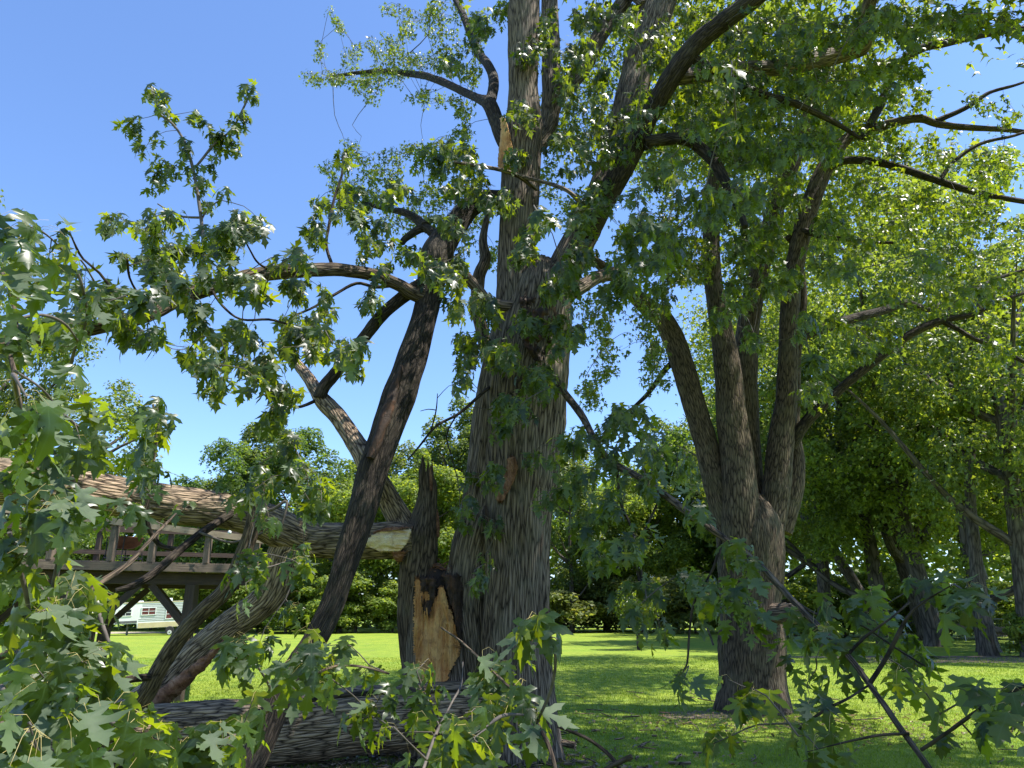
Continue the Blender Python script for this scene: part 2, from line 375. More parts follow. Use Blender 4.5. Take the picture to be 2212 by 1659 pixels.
def foliage(root, nodes, blobs, seed, mat=None, dens=1.0, size=(.075, .165), single=300, nl=(7, 12), spread=.17, petiole_to=9., far=15., droop=(.5, 2.0), maxtwig=.012, flip=.12):
    """sprays of leaves in blobs [(x, y, rx, ry, d, spread of d, density)] hung on the nearest wood by curved twigs"""
    mat = mat or M['leaf']; r = np.random.default_rng(seed); tips = []
    for b in blobs:
        x, y, rx, ry, d = b[:5]; dd = b[5] if len(b) > 5 else .08*d; de = (b[6] if len(b) > 6 else 1.)*dens
        s = .30*F/d; n = max(1, int(round(DENS*de*4*rx*ry*.8/(s*s)+.25)))
        a = r.uniform(0, 2*math.pi, n); q = np.sqrt(r.uniform(0, 1, n)); sh = .11*F/d; rx = max(rx-sh, rx*.3); ry = max(ry-sh, ry*.3)
        tips.append(P(x+rx*q*np.cos(a), y+ry*q*np.sin(a), d+r.normal(0, 1, n)*dd))
    tips = np.vstack(tips)
    tips = tips[tips[:, 2] > .12]
    wood = np.vstack(nodes); near = np.array([((wood-t)**2).sum(1).min() for t in tips])
    order = np.argsort(near); tree = [w for w in wood]; cap = len(wood)+len(tips)*3
    arr = np.zeros((cap, 3)); arr[:len(wood)] = wood; n = len(wood)
    tw = MB(); pe = MB(); O = []; Y = []; Z = []; s_ = []
    for i in order:
        t = tips[i]; d2 = ((arr[:n]-t)**2).sum(1)
        a = arr[int(np.argmin(d2+.0))]; v = t-a; L = np.linalg.norm(v)
        if L < 1e-4: continue
        mid = a+v*.5+np.array([0, 0, .10*L])+r.normal(0, .07*L, 3)
        q3 = a+v*.8+np.array([0, 0, .07*L])+r.normal(0, .03*L, 3)
        rb = min(maxtwig, .0025+.006*L)
        cds = float(np.linalg.norm(t-np.array([0, 0, CAMZ])))
        tube(tw, np.array([a, mid, q3, t]), np.array([rb, rb*.75, rb*.6, .0022]), 5 if cds < 12 else 3, .12 if cds < 10 else .5, 0, lump=0, cap=(False, False), seed=int(i) % 50)
        arr[n] = mid; arr[n+1] = q3; arr[n+2] = t; n += 3
        D = nrm(t-q3)
        m = r.integers(nl[0], nl[1]+1)
        back = r.uniform(0, spread*1.3, m); at = t-D*back[:, None]
        ou = r.normal(0, 1, (m, 3)); ou -= (ou@D)[:, None]*D; ou = nrm(ou)
        pd = nrm(ou*.9+D*r.uniform(.1, .8, (m, 1))+np.array([0, 0, 1])*r.uniform(-.1, .45, (m, 1)))
        pl = r.uniform(.045, .11, m)*spread/.17
        o = at+pd*pl[:, None]-np.array([0, 0, 1])*(pl*.25)[:, None]
        y = nrm(pd*.75+np.array([0, 0, -1])*r.uniform(droop[0], droop[1], (m, 1))+r.normal(0, .18, (m, 3)))
        z = (np.array([0, 0, 1.])+pd*.6+r.normal(0, .32, (m, 3)))*np.where(r.random((m, 1)) < flip, -1, 1)
        O.append(o); Y.append(y); Z.append(z); s_.append(r.uniform(size[0], size[1], m))
        if cds < petiole_to:
            for k in range(m):
                b0, b2 = at[k], o[k]; b1 = (b0+b2)/2+np.array([0, 0, .018])
                w = .0011; e = nrm(np.cross(b2-b0, np.array([.3, .2, 1.])))*w; f = np.array([0, 0, w])
                pv = np.array([b0-e, b0+e, b0+f, b1-e, b1+e, b1+f, b2-e*.8, b2+e*.8, b2+f])
                pe.add(pv, [[[0, 1, 4, 3], [1, 2, 5, 4], [2, 0, 3, 5], [3, 4, 7, 6], [4, 5, 8, 7], [5, 3, 6, 8]]])
    O = np.vstack(O); Y = np.vstack(Y); Z = np.vstack(Z); s_ = np.concatenate(s_)
    X = nrm(np.cross(Y, Z)); Zn = np.cross(X, Y)
    cd = camdepth(O); dist = np.linalg.norm(O-np.array([0, 0, CAMZ]), axis=1)
    xx, yy = proj(O+Y*(s_*.5)[:, None]); vis = (cd > .2) & (xx > 0) & (xx < 2212) & (yy > 0) & (yy < 1659)
    show = np.where(vis, s_/np.maximum(cd, .2), 0); ok = np.zeros(len(O), bool)
    if single:
        top = np.argsort(-show)[:single]; top = top[show[top] > 0]; ok[top] = True
        base = BASE[root.name]
        for i in top:
            lod = 'hi' if dist[i] < 6 else 'mid'
            ob = bpy.data.objects.new('leaf', leaf_mesh(lod, int(i) % NV, mat)); COL.objects.link(ob); ob.parent = root
            mt = np.eye(4); sc = s_[i]; mt[:3, 0] = X[i]*sc; mt[:3, 1] = Y[i]*sc; mt[:3, 2] = Zn[i]*sc; mt[:3, 3] = O[i]-base
            ob.matrix_basis = Matrix(mt.tolist())
    fo = MB(); rest = ~ok
    for lo, hi, sh in ((0, 5.5, LHI), (5.5, far, LMID), (far, 1e9, LLO)):
        q = rest & (dist >= lo) & (dist < hi); add_leaves(fo, O[q], Y[q], Zn[q], s_[q], sh, seed+int(lo))
    if fo.n: fo.build('foliage', mat, root, True, 'stuff')
    tw.build('twigs', M['twig'], root, True, 'stuff')
    if pe.n: pe.build('leaf_stalks', M['petiole'], root, True, 'stuff')

# ------------------------------------------------------------------ the setting: lawn, drive
def lawnmat():
    m, t, o = newmat('mown_lawn'); L = t.links.new; tc = N_(t, 'TexCoord')
    n1 = N_(t, 'TexNoise', i_Scale=.35, i_Detail=5., i_Roughness=.6); L(tc.outputs['Object'], n1.inputs['Vector'])
    n2 = N_(t, 'TexNoise', i_Scale=9., i_Detail=6., i_Roughness=.7); L(tc.outputs['Object'], n2.inputs['Vector'])
    n3 = N_(t, 'TexNoise', i_Scale=55., i_Detail=3.); L(tc.outputs['Object'], n3.inputs['Vector'])
    k = math_(t, 'ADD', math_(t, 'MULTIPLY', n2.outputs[0], .5), math_(t, 'MULTIPLY', n3.outputs[0], .5))
    c1 = ramp(t, k, [(.3, (.10, .15, .016)), (.5, (.20, .27, .026)), (.7, (.30, .37, .05))])
    c2 = ramp(t, n1.outputs[0], [(.3, (.75, .9, .7)), (.5, (1, 1, 1)), (.7, (1.2, 1.08, 1.1))])
    col = mixc(t, 1., c1.outputs[0], c2.outputs[0], 'MULTIPLY')
    nd = N_(t, 'TexNoise', i_Scale=.55, i_Detail=6., i_Roughness=.65); nd.inputs['Vector'].default_value = (0, 0, 0); L(tc.outputs['Object'], nd.inputs['Vector'])
    cl = N_(t, 'TexNoise', i_Scale=1.6, i_Detail=4., i_Roughness=.7); L(tc.outputs['Object'], cl.inputs['Vector'])
    clm = ramp(t, cl.outputs[0], [(.5, (0, 0, 0)), (.66, (.6, .6, .6))]); col = mixc(t, clm.outputs[0], col, (.075, .15, .022))
    bare = ramp(t, nd.outputs[0], [(.62, (0, 0, 0)), (.72, (.75, .75, .75))])
    col = mixc(t, bare.outputs[0], col, (.24, .18, .11))
    b = N_(t, 'BsdfPrincipled'); b.inputs['Roughness'].default_value = .8; b.inputs['Specular IOR Level'].default_value = .2
    L(col, b.inputs['Base Color'])
    bp = N_(t, 'Bump', i_Strength=.9, i_Distance=.05); L(k, bp.inputs['Height']); L(bp.outputs[0], b.inputs['Normal'])
    L(b.outputs[0], o.inputs[0]); return m
M['lawn'] = lawnmat()
g = MB(); nx, ny = 60, 60
gx = np.sign(np.linspace(-1, 1, nx))*np.abs(np.linspace(-1, 1, nx))**2*500; gy = -40+np.linspace(0, 1, ny)**2*840
GX, GY = np.meshgrid(gx, gy); i = (np.arange(ny-1)[:, None]*nx+np.arange(nx-1)[None]).ravel()
g.add(np.stack([GX.ravel(), GY.ravel(), 0*GX.ravel()], 1), [np.stack([i, i+1, i+nx+1, i+nx], 1)])
o = g.build('lawn', M['lawn']); o['kind'] = 'structure'
def patch(name, cx, cy, rx, ry, mat, z=.004, n=40, seed=0, rot=0):
    th = np.arange(n)/n*2*math.pi; r = 1+.18*np.sin(3*th+seed)+.1*np.sin(7*th+2*seed)+.05*np.sin(13*th)
    x = rx*r*np.cos(th); y = ry*r*np.sin(th)
    v = np.stack([cx+x*math.cos(rot)-y*math.sin(rot), cy+x*math.sin(rot)+y*math.cos(rot), 0*x+z], 1)
    v = np.vstack([v, [[cx, cy, z]]]); j = np.arange(n)
    mb = MB(); mb.add(v, [np.stack([np.full(n, n), j, (j+1) % n], 1)]); o = mb.build(name, mat); o['kind'] = 'structure'; return o
M['gravel'] = plain('gravel_drive', (.33, .28, .22), .9, noise=.35, sc=3., bump=.5)
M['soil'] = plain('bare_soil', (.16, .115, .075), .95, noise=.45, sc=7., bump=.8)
M['soil_sh'] = plain('dark_shaded_soil', (.12, .085, .055), .95, noise=.5, sc=5., bump=.9)  # soil tone darkened for shady ground; the planting bed shares it
q = ground(310, 1366); patch('gravel_drive', q[0]+1, q[1]-1, 9, 3.2, M['gravel'], seed=1)
q = ground(1530, 1545); patch('soil_patch', q[0], q[1], .9, .45, M['soil'], seed=2)
patch('soil_patch', -1.2, 8.6, 1.6, .6, M['soil'], seed=4)
q = ground(2150, 1425); patch('shaded_soil', q[0], q[1], 5.5, 2.2, M['soil_sh'], seed=3)  # dark patch for the shady ground, shade put into its colour
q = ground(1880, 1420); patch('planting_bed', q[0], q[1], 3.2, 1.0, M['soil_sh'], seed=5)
# grass blades where single tufts can be made out
def grass():
    r = np.random.default_rng(5); n = 230000
    d = 5.5+24*r.random(n)**1.75; x = (r.random(n)*2-1)*d*.80
    w = .003+.0007*d*.35; h = r.uniform(.018, .045, n)*(1+.5*(vnoise(np.stack([x*1.3, d*1.3, 0*x], 1), 3) > .35))
    a = r.uniform(0, 2*math.pi, n); b = np.stack([x, d, 0*x+.002], 1)
    e = np.stack([np.cos(a)*w, np.sin(a)*w, 0*a], 1); le = r.normal(0, .022, (n, 3)); le[:, 2] = h
    v = np.stack([b-e, b+e, b+le], 1).reshape(-1, 3)
    mb = MB(); mb.add(v, [np.arange(3*n).reshape(-1, 3)], tint=np.repeat(r.random(n), 3))
    m = leafmat('grass_blade', (.17, .25, .022), (.18, .25, .03), (.36, .50, .03), .42, 0, .6, .25)
    mb.build('grass', m, None, True, 'stuff')
grass()
# ------------------------------------------------------------------ wounds and patches of bare wood
def wound(root, name, mat, rows, xc, hw, d, off=.02, amp=.02, seed=0, nu=26, nv=50, ragged=3., horizontal=False, label=None, fxyz=(9, 9, 2.5)):
    """a raised, ragged sheet of bare wood lying on the round of a stem; rows [(y, x left, x right)]"""
    a = np.array(rows, float); ys = np.linspace(a[0, 0], a[-1, 0], nv)
    xl = np.interp(ys, a[:, 0], a[:, 1]); xr = np.interp(ys, a[:, 0], a[:, 2])
    r_ = np.random.default_rng(seed); xl = xl+r_.normal(0, ragged*.5, nv); xr = xr+r_.normal(0, ragged*.5, nv)
    u = np.linspace(0, 1, nu); X = xl[:, None]+(xr-xl)[:, None]*u[None]; Yp = np.repeat(ys[:, None], nu, 1)
    Yp[0] += r_.normal(0, ragged*1.3, nu); Yp[-1] += r_.normal(0, ragged*1.6, nu)
    sc = d/F
    if horizontal: t = (Yp-xc)/hw
    else: t = (X-(np.interp(ys, xc[0], xc[1])[:, None] if isinstance(xc, tuple) else xc))/hw
    dep = d-np.sqrt(np.maximum(1-t*t, .02))*hw*sc-off
    p0 = P(X, Yp, dep)
    n = vnoise(p0.reshape(-1, 3)*np.array(fxyz)+seed*3.3, seed)+.6*(1-2*np.abs(vnoise(p0.reshape(-1, 3)*(np.array([5, 34, 34.]) if horizontal else np.array([34, 34, 3.]))+seed, seed+4)))+.5*vnoise(p0.reshape(-1, 3)*np.array(fxyz)*2.7+seed, seed+1)
    e = np.minimum(np.minimum(u, 1-u)[None]*nu/1.2, np.minimum(np.arange(nv), nv-1-np.arange(nv))[:, None]/1.2)
    dep = dep-n.reshape(dep.shape)*amp+np.where(e < .5, .06, 0)
    v = P(X, Yp, dep).reshape(-1, 3); i = (np.arange(nv-1)[:, None]*nu+np.arange(nu-1)[None]).ravel()
    mb = MB(); mb.add(v, [np.stack([i, i+nu, i+nu+1, i+1], 1)], bk=v)
    o = mb.build(name, mat, root)
    if label: o['label'] = label
    return o

# ------------------------------------------------------------------ the big standing maple
b0 = ground(1128, 1655)
maple = thing('silver_maple', 'massive grey barked maple standing in the centre, pale torn wound high on its stem', 'tree', (b0[0], 9.2, 0))
MN = []
D0 = 9.25
limb(maple, 'trunk', [(1129, 1690, 66, 9.2), (1126, 1600, 70, 9.25), (1119, 1480, 71, D0), (1118, 1350, 70, D0), (1120, 1220, 68, D0), (1121, 1100, 72, D0), (1126, 980, 80, D0), (1133, 860, 86, D0), (1146, 760, 84, D0), (1158, 680, 76, D0), (1165, 610, 55, D0), (1170, 560, 20, D0)],
     M['bark'], 120, .035, .028, MN, fx=17, fz=1.5, flare=.34, lump=.10, seed=1)
limb(maple, 'stem', [(1032, 1610, 24, 9.5), (1026, 1500, 30, 9.5), (1019, 1400, 38, 9.5), (1010, 1300, 42, 9.5), (1020, 1200, 44, 9.45), (1042, 1100, 46, 9.4), (1058, 980, 44, 9.35), (1074, 860, 44, 9.3), (1098, 740, 42, 9.25), (1112, 640, 30, 9.25)],
     M['bark'], 64, .04, .016, MN, fx=18, fz=1.6, lump=.08, seed=2)
LEAD = [(1110, 740, 46, 9.2), (1116, 640, 44, 9.2), (1116, 540, 40, 9.2), (1121, 440, 42, 9.2), (1125, 350, 41, 9.2), (1129, 290, 41, 9.2), (1130, 220, 34, 9.2), (1131, 130, 32, 9.2), (1133, 0, 33, 9.2), (1136, -150, 33, 9.2), (1150, -340, 24, 9.2), (1160, -520, 12, 9.2)]
limb(maple, 'limb', LEAD, M['bark'], 56, .05, .014, MN, fx=18, fz=1.6, lump=.07, seed=3)
limb(maple, 'limb', [(1172, 720, 50, 9.2), (1196, 640, 43, 9.2), (1235, 550, 37, 9.3), (1275, 470, 33, 9.4), (1310, 395, 32, 9.6), (1343, 290, 33, 9.8), (1375, 165, 34, 10), (1418, 20, 36, 10.2), (1455, -130, 40, 10.4), (1500, -320, 28, 10.6), (1520, -480, 12, 10.8)],
     M['bark'], 56, .05, .014, MN, fx=18, fz=1.6, lump=.07, seed=4)
limb(maple, 'limb', [(1262, 510, 24, 9.1), (1300, 440, 25, 8.9), (1336, 380, 24, 8.7), (1370, 318, 22, 8.5), (1408, 240, 20, 8.2), (1450, 168, 21, 7.9), (1500, 100, 20, 7.7), (1560, 48, 19, 7.5), (1625, 0, 19, 7.3), (1720, -80, 17, 7), (1850, -200, 14, 6.7)],
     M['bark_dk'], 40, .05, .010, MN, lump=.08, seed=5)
small = [
 [(1118, 330, 22, 9.4), (1160, 312, 21, 9.7), (1185, 270, 20, 9.9), (1190, 200, 20, 10), (1189, 100, 19, 10.2), (1187, 0, 18, 10.4), (1190, -150, 12, 10.6)],
 [(1186, 270, 14, 9.9), (1205, 200, 20, 9.9), (1235, 175, 19, 10), (1262, 140, 18, 10.1), (1300, 70, 17, 10.3), (1349, 0, 16, 10.5), (1400, -90, 11, 10.7)],
 [(1105, 330, 16, 9.3), (1085, 300, 15, 9.3), (1072, 262, 15, 9.4), (1057, 226, 15, 9.6), (1034, 213, 9, 10.2), (1000, 198, 8.5, 11), (964, 180, 8, 12), (925, 166, 7.5, 13), (894, 160, 7, 14), (824, 154, 5, 15), (770, 158, 4, 15.5), (719, 165, 3, 16)],
 [(1057, 226, 12, 9.6), (1066, 190, 11, 10), (1064, 160, 10, 10.5), (1050, 135, 9, 11), (1032, 112, 9, 11.8), (1016, 74, 8, 12.5), (1004, 40, 7.5, 13.2), (985, 0, 7, 14), (960, -60, 5, 15)],
 [(1390, 310, 15, 8.4), (1438, 301, 13, 8.4), (1483, 301, 13, 8.3), (1510, 318, 12.5, 8.3), (1540, 345, 12, 8.2), (1560, 378, 11, 8.1), (1592, 441, 9, 8), (1610, 490, 6, 7.9)],
 [(1495, 125, 10, 7.8), (1530, 146, 9, 7.8), (1578, 167, 8.5, 7.9), (1648, 203, 7.5, 8), (1718, 224, 7, 8.1), (1805, 266, 5, 8.3), (1860, 300, 3, 8.4)],
 [(1440, 170, 16, 8), (1500, 163, 17, 8.3), (1580, 152, 17, 8.6), (1680, 145, 17, 8.9), (1753, 134, 18, 9.1), (1833, 112, 18, 9.3), (1866, 98, 16, 9.3), (1862, 60, 14, 9.2), (1880, 0, 14, 9.1), (1900, -80, 10, 9)],
 [(1130, 665, 14, 9.0), (1060, 655, 13, 8.8), (1030, 622, 12, 8.7), (1000, 592, 12, 8.6), (975, 570, 11, 8.5)],
 [(1086, 840, 12, 9.5), (1058, 780, 14, 9.6), (1042, 718, 14, 9.7), (1031, 660, 14, 9.8), (1034, 600, 14, 9.9), (1048, 560, 12, 10), (1043, 520, 9, 10.1), (1052, 470, 6, 10.2), (1068, 420, 3, 10.3)],
 [(1160, 410, 4.5, 8.8), (1110, 375, 4.5, 8.6), (1040, 360, 4, 8.5), (980, 350, 2.6, 8.4)],
 [(1110, 378, 3.6, 8.7), (1180, 395, 4, 8.5), (1225, 412, 4.5, 8.3), (1262, 445, 5, 8.4)],
 [(1390, 10, 9, 10), (1330, -40, 8, 10.5), (1260, -90, 6, 11)],
 [(1330, 590, 15, 10.6), (1290, 600, 14, 9.8), (1240, 630, 16, 9.4)],
]
for k, p_ in enumerate(small):
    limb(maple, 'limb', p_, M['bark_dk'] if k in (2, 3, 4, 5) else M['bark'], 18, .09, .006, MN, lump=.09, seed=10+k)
for k, p_ in enumerate([[(1060, 835, 4, 9), (1041, 850, 3.6, 8.8), (992, 893, 3.2, 8.6), (943, 920, 2.8, 8.4), (905, 965, 2.2, 8.3), (880, 994, 1.4, 8.2)], [(930, 932, 1.6, 8.4), (938, 905, 1.6, 8.4), (943, 880, 1.4, 8.4), (945, 850, .8, 8.4)], [(943, 886, 1.3, 8.4), (925, 884, 1, 8.4), (908, 888, .7, 8.4)], [(985, 898, 2, 8.6), (965, 940, 1.7, 8.5), (975, 985, 1.4, 8.5), (990, 1040, 1, 8.5)]]): limb(maple, 'branch', p_, M['bark_dk'], 8, .06, 0, MN, seed=140+k)
LOW = [(1190, 800, 13, 9.0), (1219, 847, 12.5, 8.6), (1258, 900, 12, 7.9), (1293, 966, 12, 7.2), (1331, 1004, 12, 6.7), (1384, 1033, 12, 6.2), (1430, 1065, 12, 5.8), (1490, 1110, 11.5, 5.4), (1560, 1160, 11, 5), (1635, 1215, 10.5, 4.65), (1700, 1285, 10, 4.35), (1760, 1345, 9.5, 4.1), (1830, 1415, 9.5, 3.85), (1880, 1480, 9, 3.65), (1935, 1560, 9, 3.45), (2010, 1665, 9, 3.2), (2060, 1740, 7, 3.05)]
LN = []
lowsubs = [LOW,
 [(1830, 1415, 6, 3.85), (1870, 1375, 5, 3.8), (1925, 1335, 4, 3.8), (1965, 1300, 3, 3.8)],
 [(1880, 1475, 7, 3.65), (1915, 1420, 6, 3.6), (1945, 1360, 5.5, 3.55), (1975, 1315, 4.5, 3.5), (2020, 1285, 4, 3.4), (2060, 1262, 3, 3.3)],
 [(1880, 1478, 5, 3.65), (1830, 1510, 4.5, 3.6), (1780, 1535, 4, 3.6), (1720, 1580, 3, 3.6)],
 [(1990, 1620, 5, 3.3), (2050, 1580, 5.5, 3.2), (2120, 1530, 5, 3.1), (2200, 1488, 4, 3.0), (2260, 1460, 3, 2.9)],
 [(1700, 1285, 4, 4.35), (1760, 1325, 3.5, 4.3), (1850, 1345, 3, 4.2), (1935, 1400, 3, 4.1), (2000, 1440, 2.5, 4)],
 [(1331, 1004, 6, 6.7), (1338, 1060, 5.5, 6.6), (1345, 1100, 5, 6.6), (1360, 1130, 4, 6.5), (1380, 1200, 3.5, 6.4), (1390, 1280, 3, 6.3)],
 [(1430, 1065, 5, 5.8), (1400, 1130, 4, 5.8), (1370, 1180, 4, 5.8), (1330, 1230, 3, 5.8)],
 [(1560, 1160, 5, 5), (1540, 1230, 4, 5), (1500, 1300, 3.5, 5), (1489, 1373, 3.2, 5), (1485, 1430, 3, 5), (1473, 1456, 2.5, 5)],
 [(1965, 1585, 4, 3.35), (1900, 1588, 3.5, 3.4), (1820, 1605, 3, 3.4), (1740, 1625, 2.5, 3.4)],
 [(2075, 1560, 2.2, 3.15), (2110, 1600, 2, 3.15), (2140, 1650, 1.8, 3.1)],
]
for k, p_ in enumerate(lowsubs):
    p_ = [(a, b, c*(.64 if k == 0 else .6), d) for a, b, c, d in p_]
    limb(maple, 'low_limb' if k == 0 else 'branch', p_, M['bark_dk'] if k else M['bark_r'], 14 if k else 22, .06, .003, LN, lump=.12, seed=40+k)
wound(maple, 'torn_wood', M['wood'], [(253, 1079, 1090), (266, 1082, 1095), (296, 1081, 1103), (321, 1077, 1110), (351, 1075, 1112), (367, 1077, 1110)], 1098, 26, 9.12, .12, .012, 3, 18, 40, 1.2, label='pale torn wound where a limb was ripped off')
wound(maple, 'bark_scar', M['rot'], [(1092, 1046, 1052), (1105, 1041, 1056), (1122, 1044, 1056), (1130, 1050, 1054)], 1085, 70, 9.25, .05, .03, 5, 14, 24, 1.)
wound(maple, 'bark_scar', M['redwood'], [(985, 1098, 1112), (1010, 1092, 1120), (1040, 1075, 1110), (1075, 1070, 1092), (1085, 1074, 1085)], 1120, 76, 9.25, .03, .03, 6, 18, 30, 2.)
wound(maple, 'bark_scar', M['rot'], [(640, 1120, 1190), (690, 1130, 1215), (730, 1120, 1205), (770, 1150, 1180), (800, 1160, 1175)], 1150, 84, 9.25, .03, .06, 7, 26, 40, 3., fxyz=(13, 13, 13))
MB1 = [(1100, 880, 55, 45, 7.6), (1165, 815, 60, 60, 7.7), (1080, 770, 60, 55, 7.7), (1045, 670, 50, 55, 8), (1205, 610, 60, 60, 7.7), (1130, 530, 50, 50, 8), (1245, 560, 60, 60, 7.2), (1375, 470, 55, 80, 6.4), (1330, 600, 60, 70, 7), (1170, 470, 30, 40, 6.2), (1260, 470, 50, 60, 8), (1220, 720, 60, 60, 7.8), (1150, 690, 60, 40, 7.9), (1010, 740, 50, 60, 8.4), (1000, 810, 30, 40, 8),
 (1130, 245, 50, 50, 8.6), (1150, 110, 60, 60, 9), (1250, 160, 80, 100, 9), (1250, 320, 80, 80, 8.8), (1330, 300, 70, 70, 8.6), (1420, 110, 60, 80, 9), (1300, 420, 50, 60, 8.4), (1080, 430, 60, 50, 8.6), (1120, 340, 40, 40, 8.6), (1180, 60, 60, 60, 9.6), (1290, 30, 80, 50, 10),
 (990, 330, 60, 60, 9), (930, 340, 55, 60, 9.5), (1020, 400, 60, 50, 9), (970, 130, 40, 50, 9.5), (1030, 60, 40, 60, 9.4), (1090, 30, 40, 40, 10)]
MBfar = [(1290, 680, 50, 70, 11), (1310, 780, 50, 60, 11.5), (1390, 690, 50, 70, 11), (1280, 850, 45, 50, 11.5), (1420, 800, 50, 60, 12), (1350, 520, 50, 60, 10.5), (1440, 470, 60, 70, 11), (1510, 560, 60, 70, 12), (1660, 380, 60, 60, 12), (1590, 480, 50, 60, 11.5), (1220, 250, 70, 120, 12.5), (1300, 120, 80, 110, 13), (1440, 60, 80, 60, 13), (1420, 350, 60, 80, 12), (1240, 450, 60, 60, 12), (1500, 330, 70, 80, 12.5), (1580, 230, 70, 80, 13), (1180, 380, 40, 60, 12), (1390, 180, 40, 60, 13), (700, 165, 60, 30, 15.5), (690, 110, 25, 25, 15.5), (730, 50, 18, 40, 15.5), (715, 20, 10, 15, 15.5), (760, 180, 60, 35, 15), (830, 165, 60, 45, 14.5), (835, 100, 50, 45, 14.5), (905, 55, 55, 45, 14), (880, 130, 60, 40, 14), (960, 110, 45, 55, 13.5), (960, 30, 60, 40, 14), (800, 222, 25, 14, 14.5), (920, 215, 60, 25, 13), (1000, 235, 40, 45, 12), (760, 120, 30, 40, 15), (1040, 60, 30, 55, 13), (1020, 165, 35, 45, 12.5), (850, 20, 40, 20, 14.5),
 (760, 325, 35, 35, 14), (820, 360, 60, 50, 13.5), (885, 325, 50, 35, 13), (800, 430, 60, 40, 13), (920, 430, 50, 45, 12.5), (700, 365, 25, 25, 14), (880, 480, 70, 40, 12.5), (740, 400, 40, 40, 13.5), (1010, 480, 60, 50, 12.5), (1060, 560, 30, 50, 12.5), (1000, 290, 40, 30, 12)]
MBright = [(1500, 50, 90, 55, 9, .8), (1600, 60, 100, 60, 8.6, .9), (1700, 80, 100, 75, 8.6, 1), (1820, 60, 100, 60, 8.6, 1), (1950, 60, 100, 60, 8.8, 1), (2080, 50, 100, 50, 8.6, 1), (2180, 50, 40, 45, 8.4, 1), (1560, 170, 90, 70, 8.8, 1), (1680, 180, 100, 75, 9, 1), (1790, 190, 80, 75, 9.2, 1), (1880, 180, 65, 65, 9.5, 1), (1480, 240, 70, 70, 8.8, 1), (1580, 280, 80, 70, 8.6, 1), (1690, 290, 90, 70, 8.6, 1), (1790, 310, 60, 60, 9, 1), (1440, 370, 60, 60, 8.2, 1), (1520, 440, 70, 65, 7.6, 1), (1610, 420, 60, 60, 8, 1), (1950, 150, 60, 45, 9.5, 1, .7), (2060, 30, 80, 30, 8), (1910, 20, 80, 30, 8), (1390, 230, 50, 60, 9), (1370, 60, 50, 60, 9.4), (1300, 240, 40, 50, 9.4), (1640, 350, 80, 50, 8.4), (1450, 520, 50, 60, 7.6), (1400, 560, 40, 50, 7.4)]
MBlow = [(1290, 950, 60, 55, 6.7), (1340, 900, 55, 75, 6.6), (1400, 920, 55, 75, 6.2), (1250, 1040, 45, 55, 6.9), (1330, 1080, 55, 55, 6.3), (1400, 1040, 45, 40, 6), (1430, 950, 40, 50, 6), (1270, 1120, 55, 55, 6.6), (1290, 1190, 60, 50, 6.4), (1370, 1180, 55, 55, 5.9), (1400, 1265, 55, 45, 5.6), (1385, 1340, 45, 45, 5.6), (1420, 1390, 28, 25, 5.5), (1330, 1300, 35, 40, 5.9), (1490, 1090, 45, 35, 5.2), (1480, 1475, 22, 20, 5), (1600, 1180, 55, 45, 4.8), (1530, 1260, 55, 55, 5), (1590, 1270, 50, 40, 4.7), (1630, 1350, 55, 50, 4.5), (1545, 1330, 45, 45, 4.8), (1565, 1470, 35, 55, 4.2), (1545, 1600, 28, 50, 3.7), (1690, 1400, 35, 45, 4.3), (1710, 1330, 35, 40, 4.3), (1745, 1490, 35, 50, 4), (1770, 1430, 40, 35, 4), (1885, 1265, 40, 45, 4.2), (1925, 1310, 50, 35, 4), (1985, 1430, 50, 45, 3.9), (2040, 1270, 45, 40, 3.8), (2105, 1310, 45, 50, 3.4), (2000, 1495, 28, 35, 3.7), (2070, 1480, 28, 35, 3.5), (2195, 1480, 28, 32, 3.2), (2050, 1570, 40, 30, 3.6), (2185, 1590, 28, 45, 3.2), (1880, 1380, 55, 35, 4.1), (1945, 1390, 50, 35, 4), (1810, 1545, 35, 35, 3.8), (1725, 1600, 35, 50, 3.6), (1860, 1470, 45, 45, 4.1), (1300, 1010, 30, 30, 6.6), (1235, 960, 35, 50, 7.6), (1220, 1060, 30, 40, 7.6)]
MBtrunk = [(1080, 1040, 24, 22, 8.2), (1055, 1215, 30, 30, 8.3), (1140, 990, 40, 25, 8), (1165, 1085, 35, 22, 8.2), (1075, 1130, 28, 20, 8.2), (1060, 1010, 25, 25, 8.3), (1210, 960, 30, 40, 7.8), (1195, 1010, 25, 25, 8), (1000, 1110, 25, 40, 8.4), (1010, 1030, 20, 30, 8.4), (1035, 1255, 20, 25, 8.4), (1080, 930, 40, 40, 8)]
foliage(maple, MN+LN, [(*b[:5], .5, 1.9) for b in MB1]+MBtrunk+[(*b[:5], 1., 1.9) for b in MBright]+[(*b[:5], .3, .85) for b in MBlow], 21, dens=1.05, single=300, flip=.2, droop=(.7, 2.4))
foliage(maple, MN, MBfar, 22, mat=M['leaf'], dens=1.5, single=0, size=(.06, .105), nl=(12, 18), far=11, spread=.2)

